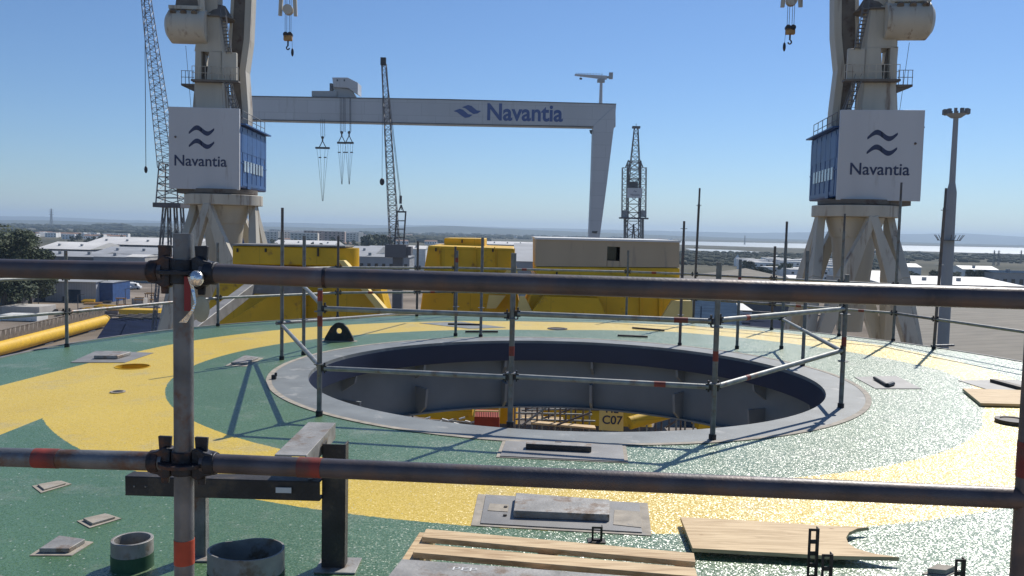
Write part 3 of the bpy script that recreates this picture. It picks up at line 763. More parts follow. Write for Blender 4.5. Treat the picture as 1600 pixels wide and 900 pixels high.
# middle
YM = 30
c = V(735, 440, YM); r = empty('yellow_steel_block', (c.x, c.y, GZ), 'stepped yellow steel foundation block in the middle with a round pale cap on its right', 'steel structure', 'yellow foundation blocks behind the deck')
solid('upper_box', [(694, 372), (757, 373), (757, 392), (694, 392)], YM + 2.5, 3, M['yellow'], r, .03)
solid('main_box', [(669, 384), (803, 388), (808, 428), (662, 424)], YM, 4.5, M['yellow'], r, .04)
solid('flange', [(652, 424), (806, 428), (806, 430.5), (652, 426.5)], YM - .35, 5, M['yellow2'], r)
solid('flared_base', [(664, 427), (803, 430), (815, 500), (820, 560), (650, 560), (655, 497)], YM + .2, 4.0, M['yellow'], r, .04)
c1 = V(798, 388, YM + .6) - r.location
MB().tube(c1, c1 - Vector((0, 0, 1.0)), .16, seg=18).build('end_pipe', M['yellow2'], r)
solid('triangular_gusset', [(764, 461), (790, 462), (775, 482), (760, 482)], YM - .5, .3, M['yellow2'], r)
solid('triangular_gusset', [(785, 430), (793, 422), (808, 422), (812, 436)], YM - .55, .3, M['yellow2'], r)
MB().tube((0, 2.5, 0), (0, 2.5, V(735, 520, YM).z - GZ), 1.9, 1.8, 32).build('column', M['yellow'], r)
for px, py in ((681, 390), (770, 391), (722, 377)): MB().box(V(px, py, YM - .03 if py > 380 else YM + 2.46) - r.location, (.05, .05, .12)).build('lifting_eye', M['darksteel'], r)
for px in (686, 712, 742, 772): MB().prism([p - r.location for p in vq([(px, 386), (px + 1.6, 386), (px + 1.6, 426), (px, 426)], YM - .09)], (0, .085, 0)).build('stiffener', M['yellow'], r)
# right, with beige block
YR = 28
c = V(950, 440, YR); r = empty('yellow_steel_block', (c.x, c.y, GZ), 'yellow steel foundation block on the right carrying a beige box with one dark window', 'steel structure', 'yellow foundation blocks behind the deck')
# beige front with a real opening
zT = [V(838, 373, YR), V(1063, 378, YR)]
def bp_(x, y): return V(x, y, YR) - r.location
A, B, C_, D_ = bp_(838, 374), bp_(1062, 379), bp_(1062, 418), bp_(838, 416)
wa, wb, wc, wd = bp_(949, 385), bp_(969, 386), bp_(969, 408), bp_(949, 407)
def at_x(P0, P1, x): t = (x - P0.x) / (P1.x - P0.x); return P0.lerp(P1, t)
fr = MB()
for (x0, x1) in ((A.x, wa.x), (wb.x, B.x)):
    fr.prism([at_x(A, B, x0), at_x(A, B, x1), at_x(D_, C_, x1), at_x(D_, C_, x0)], (0, .06, 0))
fr.prism([at_x(A, B, wa.x), at_x(A, B, wb.x), Vector((wb.x, wb.y, wb.z)), Vector((wa.x, wa.y, wa.z))], (0, .06, 0))
fr.prism([wd, wc, at_x(D_, C_, wc.x), at_x(D_, C_, wd.x)], (0, .06, 0))
fr.prism([A + Vector((0, .06, 0)), A + Vector((.06, .06, 0)), D_ + Vector((.06, .06, 0)), D_ + Vector((0, .06, 0))], (0, 4.9, 0))
fr.prism([B + Vector((0, .06, 0)), B + Vector((-.06, .06, 0)), C_ + Vector((-.06, .06, 0)), C_ + Vector((0, .06, 0))], (0, 4.9, 0))
fr.prism([A + Vector((0, 4.96, 0)), B + Vector((0, 4.96, 0)), C_ + Vector((0, 4.96, 0)), D_ + Vector((0, 4.96, 0))], (0, .05, 0))
fr.build('beige_box', M['beige'], r)
MB().prism([wa + Vector((.0, .5, 0)) + Vector((-.4, 0, .2)), wb + Vector((.4, .5, .2)), wc + Vector((.4, .5, -.2)), wd + Vector((-.4, .5, -.2))], (0, .02, 0)).build('window_back', M['darkglass'], r)
solid('roof_edge', [(837, 371), (1064, 376), (1064, 379), (837, 374)], YR - .06, 5.2, M['white'], r)
solid('yellow_band', [(838, 417), (1062, 419), (1062, 437), (838, 433)], YR - .03, 5, M['yellow'], r, .02)
solid('flange', [(834, 432), (1070, 437), (1070, 439), (834, 434)], YR - .35, 5.4, M['yellow2'], r)
solid('flared_base', [(838, 436), (1062, 440), (1086, 500), (1090, 560), (812, 560), (818, 497)], YR + .25, 4.5, M['yellow'], r, .04)
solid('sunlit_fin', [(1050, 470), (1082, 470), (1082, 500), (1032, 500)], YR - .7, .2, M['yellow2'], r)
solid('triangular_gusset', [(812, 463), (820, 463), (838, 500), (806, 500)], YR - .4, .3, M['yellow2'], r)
solid('triangular_gusset', [(850, 463), (935, 466), (950, 500), (822, 498)], YR - .55, .5, M['yellow'], r)
MB().tube((0, 2.5, 0), (0, 2.5, V(950, 520, YR).z - GZ), 2.1, 2.0, 32).build('column', M['yellow'], r)
for px in (870, 1040): MB().box(V(px, 427, YR - .06) - r.location, (.05, .05, .1)).build('lifting_eye', M['darksteel'], r)

for px in (880, 920, 1000, 1030): MB().prism([p - r.location for p in vq([(px, 437 + (px - 838) * .02), (px + 1.8, 437 + (px - 838) * .02), (px + 1.8, 500), (px, 500)], YR + .16)], (0, .085, 0)).build('stiffener', M['yellow'], r)
# yellow platform, scaffolding and boards seen through the hole
PZ = -4.55
r = empty('lower_platform', (1, 22.5, PZ), 'yellow platform below deck level seen through the hole', 'platform')
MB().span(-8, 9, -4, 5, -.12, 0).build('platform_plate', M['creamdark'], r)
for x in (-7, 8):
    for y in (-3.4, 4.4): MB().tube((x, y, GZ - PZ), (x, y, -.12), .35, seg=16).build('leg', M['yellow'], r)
sg = 'pieces of the scaffolding seen through the hole'
def vp(x, y, D): return V(x, y, D)
lbl = empty('inner_scaffold', (1, 22.5, PZ), 'brown scaffold tower of thin tubes seen below through the hole', 'scaffold')
def lt(a, b_, rr=.024, nm='tube', m='galv_light'):
    MB().tube(a - lbl.location, b_ - lbl.location, rr, seg=8).build(nm, M[m], lbl)
for x in (645, 668, 690, 712, 805, 822, 840, 858, 876, 893, 1012, 1047, 1065, 812, 832, 848, 868, 885, 900, 912, 922, 1000, 1026, 1035, 1058, 1072, 1085):
    D = 21.5 + (x % 7) * .25; t = V(x, 622, D); lt(Vector((t.x, t.y, PZ)), Vector((t.x, t.y, -2.3)), .024, 'upright', 'rusty' if x % 3 == 0 else 'galv_light')
for (x0, y0, x1, y1, D) in ((805, 634, 925, 636, 21.6), (805, 645, 925, 648, 22.0), (805, 655, 930, 658, 22.4), (815, 665, 860, 632, 21.2), (995, 640, 1095, 646, 22.2), (1000, 650, 1095, 655, 22.5), (1000, 662, 1090, 640, 21.9), (815, 641, 895, 639, 22.8), (1020, 635, 1090, 640, 22.9), (985, 662, 1015, 648, 21.8), (640, 655, 735, 660, 21.3), (820, 638, 1000, 642, 23.2), (830, 660, 890, 640, 22.6), (1005, 658, 1060, 636, 22.8), (1040, 668, 1080, 642, 22.0), (870, 664, 925, 644, 21.1)):
    lt(V(x0, y0, D), V(x1, y1, D), .026, 'ledger', 'galv_light' if y0 % 2 else 'rusty')
# planks on the scaffold
for (x0, y0, x1, y1, D) in ((830, 660, 930, 668, 21.4), (815, 652, 880, 655, 23)):
    a, b_ = V(x0, y0, D), V(x1, y1, D); MB().beam(a - lbl.location, b_ - lbl.location, .3, .04).build('board', M['wood'], lbl)
# sign board
a, b_, c_, d_ = [V(*p) for p in ((937, 620, 21.0), (974, 622, 21.0), (974, 674, 21.0), (936, 672, 21.0))]
sg_ = empty('sign_board', ((a.x + b_.x) / 2, 21.0, PZ), 'yellow board with black characters C07 seen through the hole', 'sign')
MB().prism([p - sg_.location for p in (a, b_, c_, d_)], (0, .03, 0)).build('board', M['yellow2'], sg_)
MB().tube((-.2, .06, 0), (-.2, .06, a.z - PZ), .02, seg=8).tube((.2, .06, 0), (.2, .06, a.z - PZ), .02, seg=8).build('stand', M['galv'], sg_)
xd = b_ - a
for s, py in (('HE', 640), ('C07', 657)):
    c = V(956.5, py, 20.99) - sg_.location
    text('lettering', s, .30 if s == 'C07' else .27, M['navy'], sg_, face_matrix(c, xd, (0, 0, 1)), .002, .004)
# red basket
c = V(761, 652, 20.6)
r = empty('red_basket', (c.x, c.y, PZ), 'red work basket with mesh top seen through the hole, left of centre', 'basket')
w = 39 / F * 20.6
zb, zt_ = V(761, 664, 20.6).z - PZ, V(761, 648, 20.6).z - PZ
MB().span(-w / 2, w / 2, -.25, .6, zb - .3, zt_).build('tub', M['redpaint'], r, .01)
g = MB(); zz = V(761, 632, 20.6).z - PZ
for k in range(15):
    x = -w / 2 + w * k / 14; g.tube((x, -.24, zt_), (x, -.24, zt_ + .13), .008, seg=6)
g.build('mesh_guard', M['darksteel'], r)
g = MB(); g.tube((-w / 2, -.24, zt_ + .14), (w / 2, -.24, zt_ + .14), .018, seg=8)
for s in (-1, 1): g.tube((s * w / 2, -.24, zt_), (s * w / 2, -.24, zt_ + .42), .018, seg=8)
g.tube((-w / 2, -.24, zt_ + .42), (w / 2, -.24, zt_ + .42), .03, seg=8); g.build('guard_rail', M['yellow2'], r)
for x in (-.2, .2): MB().tube((x, .1, 0), (x, .1, zb - .3), .03, seg=8).build('leg', M['redpaint'], r)
# yellow girders each side of the gap
for (pp, D, lb) in ((((612, 640), (738, 630), (738, 652), (700, 655), (655, 652)), 21.8, 'yellow sloping girder below the left part of the hole'), (((1095, 652), (1150, 664), (1150, 672), (1090, 672)), 21.5, 'yellow corner plate below the right part of the hole')):
    q = [V(x, y, D) for x, y in pp]; q = q[:] ; c0 = q[0].copy()
    tag(MB().prism(q, (0, .8, 0)).build('yellow_girder', M['yellow'], None, .01, c0), lb, 'girder')
c = V(990, 655, 20.4)
tag(MB().tube(c + Vector((-.1, 0, -.1)), c + Vector((1.0, .4, .12)), .16, seg=18).build('yellow_pipe', M['yellow'], origin=c), 'yellow pipe with sunlit side beside the lettered board', 'pipe')
# rubble-like coiled pieces on the left of the gap
for k in range(9):
    c = V(668 + k * 9, 655 + (k % 3) * 3, 20.8)
    tag(MB().tube(c + Vector((-.07, 0, 0)), c + Vector((.07, .03, .04 * (-1) ** k)), .025, seg=8).build('scaffold_clamp', M['white'], origin=c), 'pale scaffold coupler in the heap left of the red basket', 'coupler', 'heap of pale couplers below the hole')

# ------------------------------------------------------------------ big slewing cranes
def wave_logo(cx, cz, w, h, y, th, s=1, n=28):
    b = MB(); up = []; dn = []
    for i in range(n + 1):
        t = i / n; a = -.10 + 1.15 * t
        z = h * math.sin(2 * math.pi * a) * .5 + h * .25 * (t - .5)
        thk = th * (.42 + .58 * math.sin(math.pi * min(1, t)) ** .7)
        x = cx + (t - .5) * w
        up.append((x, y, cz + z + thk / 2)); dn.append((x, y, cz + z - thk / 2))
    for i in range(n):
        b.prism([up[i], up[i + 1], dn[i + 1], dn[i]], (0, .02, 0))
    return b
def crane(loc, s, rz, sc, label, logo_shift, xf):
    r = empty('slewing_crane', loc, label, 'crane', 'pair of cream slewing cranes', rz)
    X = lambda x: x * s * sc * xf
    Z = lambda z: (z * 1.055 if z > 5 else z) * sc
    def bx(b, x0, x1, y0, y1, z0, z1): return b.span(X(x0), X(x1), y0 * sc, y1 * sc, Z(z0), Z(z1))
    def v(x, y, z): return Vector((X(x), y * sc, Z(z)))
    gz = (GZ - loc[2]) / sc
    # portal: ring, inner funnel, eight struts
    MB().tube(v(0, 0, -.42), v(0, 0, .42), 3.1 * sc, 3.1 * sc, 48).build('slewing_ring', M['cream'], r, .03)
    MB().tube(v(0, 0, -.44), v(0, 0, -1.9), 2.1 * sc, 1.7 * sc, 32).tube(v(0, 0, -1.9), v(0, 0, -9), 1.6 * sc, .9 * sc, 32).build('inner_funnel', M['cream'], r)
    MB().tube(v(0, 0, .5), v(0, 0, .85), 2.7 * sc, 2.7 * sc, 40).build('bearing', M['creamdark'], r)
    nodes = [(math.cos(a) * 2.85, math.sin(a) * 2.85) for a in (R(-80), R(10), R(100), R(190))]
    cor = [(-4.3, -4.1), (4.3, -4.1), (4.3, 4.1), (-4.3, 4.1)]
    for i, (nx, ny) in enumerate(nodes):
        for cx_, cy_ in (cor[i], cor[(i + 1) % 4]):
            a = v(nx, ny, -.45); m_ = v(nx + (cx_ - nx) * .42, ny + (cy_ - ny) * .42, -5.0); e_ = v(cx_, cy_, -12)
            b = MB().beam(a, a.lerp(m_, .25), .62 * sc, .6 * sc, .6 * sc, .6 * sc, up=Vector((nx * s, ny, 0)).normalized()); b.beam(a.lerp(m_, .25), m_, .6 * sc, .6 * sc, 1.15 * sc, .7 * sc, up=Vector((nx * s, ny, 0)).normalized())
            b.beam(m_, e_, 1.15 * sc, .7 * sc, .9 * sc, .7 * sc, up=Vector((nx * s, ny, 0)).normalized())
            b.build('strut', M['cream'], r, .03)
    for cx_, cy_ in cor:
        MB().beam(v(cx_, cy_, -11.6), v(cx_, cy_, gz + .6), 1.1 * sc, 1.1 * sc).build('leg', M['cream'], r, .03)
    b = MB()
    for i in range(4): b.beam(v(*cor[i], -12), v(*cor[(i + 1) % 4], -12), .9 * sc, 1.1 * sc)
    b.build('portal_beam', M['cream'], r, .03)
    # machine house and sign panel
    b = MB(); bx(b, -2.05, 4.35, -1.85, 7, 1.0, 5.75); hs = b.build('machine_house', M['blue'], r, .12)
    b = MB(); bx(b, -2.09, -2.05, -1.2, 6.6, 1.2, 1.45)
    for k in range(6): bx(b, -2.085, -2.05, -1.2 + k * 1.5, -1.14 + k * 1.5, 1.4, 5.6)
    bx(b, -2.075, -2.05, -1.5, 6.8, 3.9, 5.3); bx(b, -2.12, -2.05, .2, 1.2, 1.0, 2.9)
    bx(b, -2.10, -2.05, -1.6, 6.9, 3.0, 3.08); b.build('wall_ribs', M['blue'], hs)
    for k in range(7):
        b = MB(); bx(b, -2.14, -2.05, -.9 + k * .95, -.35 + k * .95, 2.35, 3.25); b.build('window', M['glass'], hs)
    b = MB(); bx(b, -2.5, 4.4, -1.7, 7.1, 5.75, 5.85); b.build('roof', M['blue'], hs)
    b = MB()
    for k in range(6): b.tube(v(-2.0, -1 + k * 1.5, 5.85), v(-2.0, -1 + k * 1.5, 6.9), .03 * sc, seg=6)
    for z in (6.35, 6.88): b.tube(v(-2.0, -1, z), v(-2.0, 6.5, z), .03 * sc, seg=6)
    b.build('roof_railing', M['latticelight'], hs)
    b = MB(); bx(b, -2.05, 4.2, -2.15, -1.87, .78, 6.9); pn = b.build('sign_panel', M['panel'], r, .02)
    yf = -2.16
    lx = 1.15 + logo_shift
    for dz in (5.45, 4.4):
        wb = wave_logo(X(lx), dz * sc, 2.25 * sc * xf, .50 * sc, yf * sc - .0, .40 * sc); wb.build('wave_emblem', M['navy'], pn)
    text('lettering', 'Navantia', 1.22 * sc, M['navy'], pn, face_matrix((X(lx) - .1, yf * sc, 3.0 * sc), (1, 0, 0), (0, 0, 1)), .012, .012, .97)
    MB().sphere(v(3.6, yf, 4.9), .09 * sc).build('lamp', M['creamdark'], pn)
    b = MB(); bx(b, -1.2, 3.6, -1.9, 2.5, .45, 1.0); b.build('turntable', M['creamdark'], r)
    # tower column above the house
    col_ = MB()
    def trap(b, x0, x1, z0, X0, X1, z1, y0, y1):
        P0 = [v(x0, y0, z0), v(x1, y0, z0), v(X1, y0, z1), v(X0, y0, z1)]
        return b.prism(P0, (0, (y1 - y0) * sc, 0))
    trap(col_, .15, 1.45, 5.8, .35, 1.45, 9.3, .4, 2.4); trap(col_, 1.45, 3.05, 5.8, 1.45, 2.75, 9.3, .4, 2.4)
    trap(col_, .35, 1.75, 9.3, .35, 1.5, 11.6, .4, 2.4); trap(col_, 2.2, 2.75, 9.3, 2.2, 2.75, 11.6, .4, 2.4)
    trap(col_, .35, 2.75, 11.6, .55, 2.2, 14.5, .4, 2.4); trap(col_, .8, 2.2, 14.5, .8, 2.0, 19, .6, 2.2)
    tw = col_.build('tower', M['cream'], r, .05)
    MB().beam(v(1.95, .9, 9.3), v(2.25, .9, 11.6), .3 * sc, .12 * sc).build('tower_winch', M['creamdark'], tw)
    MB().sphere(v(2.0, 1.2, 10.1), .38 * sc, sc=(.8, .8, 1.3)).build('winch_drum', M['creamdark'], tw)
    # side cheek beside the column
    b = MB(); trap(b, 2.75, 3.35, 6.0, 2.75, 3.05, 9.0, 1.0, 2.0); trap(b, 2.75, 3.05, 9.0, 2.3, 2.9, 13.0, 1.0, 2.0); b.build('tower_cheek', M['cream'], tw, .04)
    # conical hood with seam ring
    MB().tube(v(.9, 1.4, 14.35), v(.9, 1.4, 15.3), 1.15 * sc, .55 * sc, 20).tube(v(.9, 1.4, 14.25), v(.9, 1.4, 14.35), 1.3 * sc, 1.3 * sc, 20).build('hood', M['creamdark'], tw)
    # platforms
    b = MB(); bx(b, -1.4, 2.9, -.3, .4, 9.15, 9.3); b.build('walkway', M['creamdark'], tw)
    b = MB()
    for k in range(8): b.tube(v(-1.4 + k * .6, -.28, 9.3), v(-1.4 + k * .6, -.28, 10.3), .025 * sc, seg=6)
    for z in (9.8, 10.3): b.tube(v(-1.4, -.28, z), v(2.8, -.28, z), .025 * sc, seg=6)
    b.build('walkway_railing', M['cream'], tw)
    b = MB(); bx(b, 3.0, 4.2, .8, 1.9, 8.95, 9.1); b.prism([v(3.0, 1, 8.5), v(4.2, 1, 8.95), v(3.0, 1, 8.95)], (0, .5 * sc, 0))
    for k in range(4): b.tube(v(3.1 + k * .35, .82, 9.1), v(3.1 + k * .35, .82, 10.1), .025 * sc, seg=6)
    for z in (9.6, 10.1): b.tube(v(3.0, .82, z), v(4.2, .82, z), .025 * sc, seg=6)
    b.build('balcony', M['creamdark'], tw)
    # panel of equipment between boom and column
    b = MB(); bx(b, -1.1, .2, .1, .5, 9.2, 11.5); b.build('electric_cabinet', M['cream'], tw, .05)
    # stairs
    def stairs(a, e_, w):
        st = MB(); n = 11; side = Vector((0, 1, 0)) * w * sc * .5; ax = Vector((s, 0, 0)) * .42 * sc
        for sg in (-1, 1): st.beam(a + ax * sg * .5, e_ + ax * sg * .5, .05 * sc, .10 * sc)
        for k in range(n):
            p = a.lerp(e_, (k + .5) / n); st.box(p, (.42 * sc, .3 * sc, .04 * sc))
        for sg in (-1, 1): st.tube(a + ax * sg * .5 + Vector((0, 0, .5 * sc)), e_ + ax * sg * .5 + Vector((0, 0, .5 * sc)), .022 * sc, seg=6)
        st.build('stairs', M['latticelight'], tw)
    stairs(v(-1.5, -.2, 5.9), v(-.3, -.2, 9.2), .5); stairs(v(-.45, .0, 11.4), v(.1, .0, 14.3), .5)
    # boom (lower limb of the jib) with recessed web, leaning forward above the frame
    def limb(y0, y1, xs, m, nm, pr):
        b = MB()
        for (x0, x1, z0), (X0, X1, z1) in zip(xs[:-1], xs[1:]): trap(b, x0, x1, z0, X0, X1, z1, y0, y1)
        return b.build(nm, m, pr, .03)
    prof = [(-1.45, -.3, 5.0), (-1.45, .0, 7.5), (-1.2, .4, 10.5), (-1.6, .35, 13), (-1.75, .15, 16), (-2.0, -.2, 24), (-2.1, -.7, 30)]
    jb = limb(2.6, 4.2, prof, M['cream'], 'jib', r)
    limb(2.45, 2.6, [(a - .05, a + .55, c) for a, b_, c in prof], M['cream'], 'jib_flange', jb)
    limb(2.45, 2.6, [(b_ - .3, b_ + .0, c) for a, b_, c in prof], M['cream'], 'jib_flange', jb)
    limb(2.55, 2.6, [(a + .56, b_ - .31, c) for a, b_, c in prof], M['creamdark'], 'jib_web', jb)
    # ladder on the lower jib
    b = MB()
    for k in range(16): b.tube(v(-.02, 2.3, 6 + k * .42), v(.28, 2.3, 6 + k * .42), .02 * sc, seg=6)
    for x in (-.04, .30): b.tube(v(x, 2.3, 5.9), v(x, 2.3, 12.6), .025 * sc, seg=6)
    b.build('ladder', M['creamdark'], jb)
    # counterweight drum and its levers
    cy_, cz_ = .6, 13.45
    MB().tube(v(1.75, cy_, cz_), v(4.9, cy_, cz_), 1.38 * sc, 1.38 * sc, 40).build('counterweight_drum', M['cream'], r)
    MB().tube(v(4.9, cy_, cz_), v(5.25, cy_, cz_), 1.38 * sc, .95 * sc, 40).build('drum_end', M['cream'], r); MB().tube(v(1.6, cy_, cz_), v(1.75, cy_, cz_), 1.30 * sc, 1.38 * sc, 40).build('drum_end', M['cream'], r)
    b = MB(); bx(b, 1.9, 4.9, cy_ - .9, cy_ + .9, cz_ + 1.15, cz_ + 1.43)
    b.build('drum_saddle', M['cream'], r, .02)
    b = MB()
    for k in range(3): b.tube(v(2.5 + k * .95, cy_ - 1.08, cz_ + .92), v(2.5 + k * .95, cy_ - 1.2, cz_ + .80), .24 * sc, seg=14)
    b.build('drum_cover', M['creamdark'], r)
    b = MB(); trap(b, 2.3, 4.5, 14.85, 2.7, 3.9, 18.5, cy_ - .4, cy_ + .6); b.build('lever_box', M['creamdark'], r, .05)
    b = MB(); trap(b, 1.55, 2.0, 12.6, 1.75, 2.35, 15.6, cy_ - .8, cy_ - .55); trap(b, 1.75, 2.35, 15.6, .9, 1.6, 19.5, cy_ - .8, cy_ - .55); b.build('lever_arm', M['cream'], r, .04)
    MB().tube(v(3.2, cy_, 18.3), v(-1.9, 3.4, 24), .35 * sc, seg=12).build('tie_bar', M['cream'], r)
    # head sheaves and hook
    hx, hy = -5.0, 3.5; _v = v; v = lambda x, y, z: _v(x, y, z + .6)
    MB().beam(v(-2.05, 3.4, 28), v(hx, hy, 18.2), .7 * sc, .9 * sc).build('jib_nose', M['cream'], r)
    b = MB()
    for dx in (-.78, .78):
        b.prism([v(hx + dx * 1.15, hy - .2, 14.6), v(hx + dx * .75, hy - .2, 14.6), v(hx + dx * .3, hy - .2, 18.6), v(hx + dx * .9, hy - .2, 18.6)], (0, .25 * sc, 0))
    b.tube(v(hx, hy - .3, 15.1), v(hx, hy + .3, 15.1), .42 * sc, seg=16); b.build('head_sheave', M['cream'], r)
    b = MB()
    for dx in (-.28, -.12, .12, .28): b.tube(v(hx + dx, hy, 18), v(hx + dx, hy, 13.2), .02 * sc, seg=6)
    b.tube(v(hx - .36, hy, 13.2), v(hx - .42, hy, 12), .015 * sc, seg=6)
    b.build('hoist_cable', M['cable'], r)
    b = MB(); b.box(v(hx, hy, 12.85), (.72 * sc, .4 * sc, .5 * sc)); b.build('hook_block', M['hooky'], r, .05)
    b = MB(); b.tube(v(hx - .2, hy - .2, 13.1), v(hx - .2, hy + .2, 13.1), .22 * sc, seg=14).tube(v(hx + .2, hy - .2, 13.1), v(hx + .2, hy + .2, 13.1), .22 * sc, seg=14)
    b.tube(v(hx, hy, 12.6), v(hx, hy, 12.2), .07 * sc, seg=8)
    for k in range(8):
        a0, a1 = R(80 - k * 32), R(80 - (k + 1) * 32)
        b.tube(v(hx + .14 * math.cos(a0), hy, 12.05 + .14 * math.sin(a0)), v(hx + .14 * math.cos(a1), hy, 12.05 + .14 * math.sin(a1)), .06 * sc, seg=8)
    b.build('hook', M['cast'], r)
    MB().sphere(v(hx - .43, hy, 11.7), .12 * sc, sc=(1, 1, 3)).build('cable_weight', M['cast'], r)
    v = _v
    MB().tube(v(3.9, 1.2, 12.1), v(3.3, 1.2, 6), .018 * sc, seg=6).build('trailing_cable', M['cable'], r)
    return r
crane(V(1336, 331, 60), 1, R(-7), .94, 'cream slewing crane on the right with a blue cabin left of its white sign panel', 0, .93)
crane(V(350, 313, 68), -1, R(3), .965, 'cream slewing crane on the left with a blue cabin right of its white sign panel', .15, .89)

# ------------------------------------------------------------------ goliath gantry crane
YG = 420
c = V(940, 440, YG)
r = empty('gantry_crane', (c.x, YG, GZ), 'huge pale grey gantry crane with blue lettering spanning the middle', 'gantry crane')
def gsolid(nm, pts, Y, dep, m, pr=None, bevel=0):
    q = [p - r.location for p in vq(pts, Y)]; return MB().prism(q, (0, dep, 0)).build(nm, m, pr or r, bevel)
bm_ = gsolid('main_beam', [(340, 150), (700, 156), (962, 163), (962, 198), (700, 193), (340, 185)], YG, 11, M['gantry'], bevel=.2)
gsolid('beam_top_rail', [(340, 148.6), (700, 154.6), (963, 161.8), (963, 163), (700, 156), (340, 150)], YG - .3, 1, M['walldark'], bm_)
gsolid('beam_bottom_lip', [(340, 185), (700, 193), (925, 197.5), (925, 198.7), (700, 194.3), (340, 186.3)], YG - .3, 1, M['walldark'], bm_)
lg = gsolid('leg', [(927, 197), (963, 163), (961, 185), (948, 290), (937, 372), (934, 450), (916, 450), (920.5, 372), (924, 290)], YG - .4, 8, M['gantry'], bevel=.2)
gsolid('leg_door', [(925, 361), (934, 361), (932, 365), (925, 364)], YG - .6, .3, M['darksteel'], lg)
gsolid('leg_lamp', [(921, 203), (926, 203), (925, 210), (922, 208)], YG - .8, .5, M['darksteel'], lg)
MB().tube(V(383, 186, YG + 5) - r.location, V(381, 445, YG + 5) - r.location, 2.0, 1.4, 16).build('blue_leg', M['blue'], r)
xd = V(962, 180, YG) - V(700, 174.5, YG)
c2 = V(819.5, 177.3, YG - .05) - r.location
text('lettering', 'Navantia', 11.4, M['bluelet'], bm_, face_matrix(c2, xd, (0, 0, 1)), .1, .28, .93)
for dx, dy in ((0, 0), (13.3, -6.0)):
    pts = [(708.5, 173.5), (718, 170), (723.5, 171.5), (731.5, 178.3), (738.5, 179.3), (733, 183.3), (726.5, 184.2), (720, 180), (714.5, 175.6)]
    gsolid('flag_emblem', [(x + dx, y + dy) for x, y in pts], YG - .15, .1, M['bluelet'], bm_)
# trolley
t = gsolid('trolley', [(519, 121), (543, 121), (559, 129), (559, 147), (543, 137), (521, 136)], YG + 1, 10, M['gantry'], bevel=.1)
gsolid('trolley_base', [(520, 136), (548, 140), (556, 152), (526, 152)], YG + 3, 6, M['wallgrey'], t)
gsolid('trolley_walkway', [(487, 142), (526, 142), (526, 151), (487, 150.5)], YG + 2, 6, M['wallgrey'], t)
for px in (526, 537): gsolid('window', [(px, 124), (px + 2, 124), (px + 2, 127), (px, 127)], YG + .9, .2, M['darkglass'], t)
gsolid('trolley_frame', [(515, 130), (519, 130), (519, 142), (515, 142)], YG + 2, 4, M['lattice'], t)
# hanging hooks
def gtube(b, x0, y0, x1, y1, rr, dY=-2): b.tube(V(x0, y0, YG + dY) - r.location, V(x1, y1, YG + dY) - r.location, rr, seg=6)
b = MB()
for x in (501, 504, 507): gtube(b, x, 186, x + .5, 214, .10)
for x in (531.5, 534, 537, 539, 546.5, 548): gtube(b, x, 152, x + .3, 206, .13)
b.build('hoist_cable', M['cable'], r)
for cx0, yt in ((504, 213), (534, 205), (545.5, 205)):
    b = MB()
    b.sphere(V(cx0, yt + 2, YG - 2) - r.location, .75)
    gtube(b, cx0, yt + 3, cx0, yt + 8, .35)
    gtube(b, cx0, yt + 7, cx0 - 5, yt + 17, .22); gtube(b, cx0, yt + 7, cx0 + 5, yt + 17, .22)
    w_ = 11 if cx0 < 510 else 7
    b.beam(V(cx0 - w_, yt + 18, YG - 2) - r.location, V(cx0 + w_, yt + 18.4, YG - 2) - r.location, 1.2, .9)
    b.build('lifting_beam', M['darksteel'], r)
    b = MB()
    for dx in (-9, -4, 4, 9) if cx0 < 510 else (-6, -2, 2, 6):
        gtube(b, cx0 + dx, yt + 19, cx0 + dx * .8, yt + 33, .06); gtube(b, cx0 + dx * .8, yt + 33, cx0 + .2 + dx * .08, yt + 83 + (cx0 < 510) * 18, .07)
    b.beam(V(cx0 - 6, yt + 33, YG - 2) - r.location, V(cx0 - 2, yt + 33, YG - 2) - r.location, .5, .5)
    b.beam(V(cx0 + 2, yt + 33, YG - 2) - r.location, V(cx0 + 6, yt + 33, YG - 2) - r.location, .5, .5)
    b.build('chain_slings', M['cable'], r)
# small jib crane on the beam end: it rests on the gantry
c = V(938.5, 162, YG + 3)
j = empty('roof_jib_crane', c, 'small white jib crane standing on the right end of the gantry beam', 'jib crane')
b = MB().tube((0, 0, 0), V(939.5, 123, YG + 3) - c, .9, .65, 12); b.build('post', M['gantry'], j)
b = MB().beam(V(898, 117, YG + 3) - c, V(948, 121.5, YG + 3) - c, 1.0, .8, 1.2, 1.9); b.build('jib_arm', M['gantry'], j)
b = MB().box(V(954.5, 118.5, YG + 3) - c, (1.8, 2, 3.0)).beam(V(948, 121, YG + 3) - c, V(954, 120, YG + 3) - c, 1, 1); b.build('counterweight', M['wallgrey'], j)
b = MB().box(V(939, 126.5, YG + 3) - c, (3.6, 2, 1.5)); b.build('cabin', M['wallgrey'], j)
b = MB().box(V(907.5, 123, YG + 3) - c, (1.3, .6, .8)).tube(V(907.5, 118, YG + 3) - c, V(907.5, 123, YG + 3) - c, .1, seg=6); b.build('hook', M['darksteel'], j)
b = MB()
for k in range(10): p = V(900 + k * 4.5, 116, YG + 3) - c; b.tube(p - Vector((0, 0, .5)), p + Vector((0, 0, .7)), .08, seg=5)
b.tube(V(900, 114.5, YG + 3) - c, V(942, 116, YG + 3) - c, .08, seg=5); b.build('railing', M['wallgrey'], j)

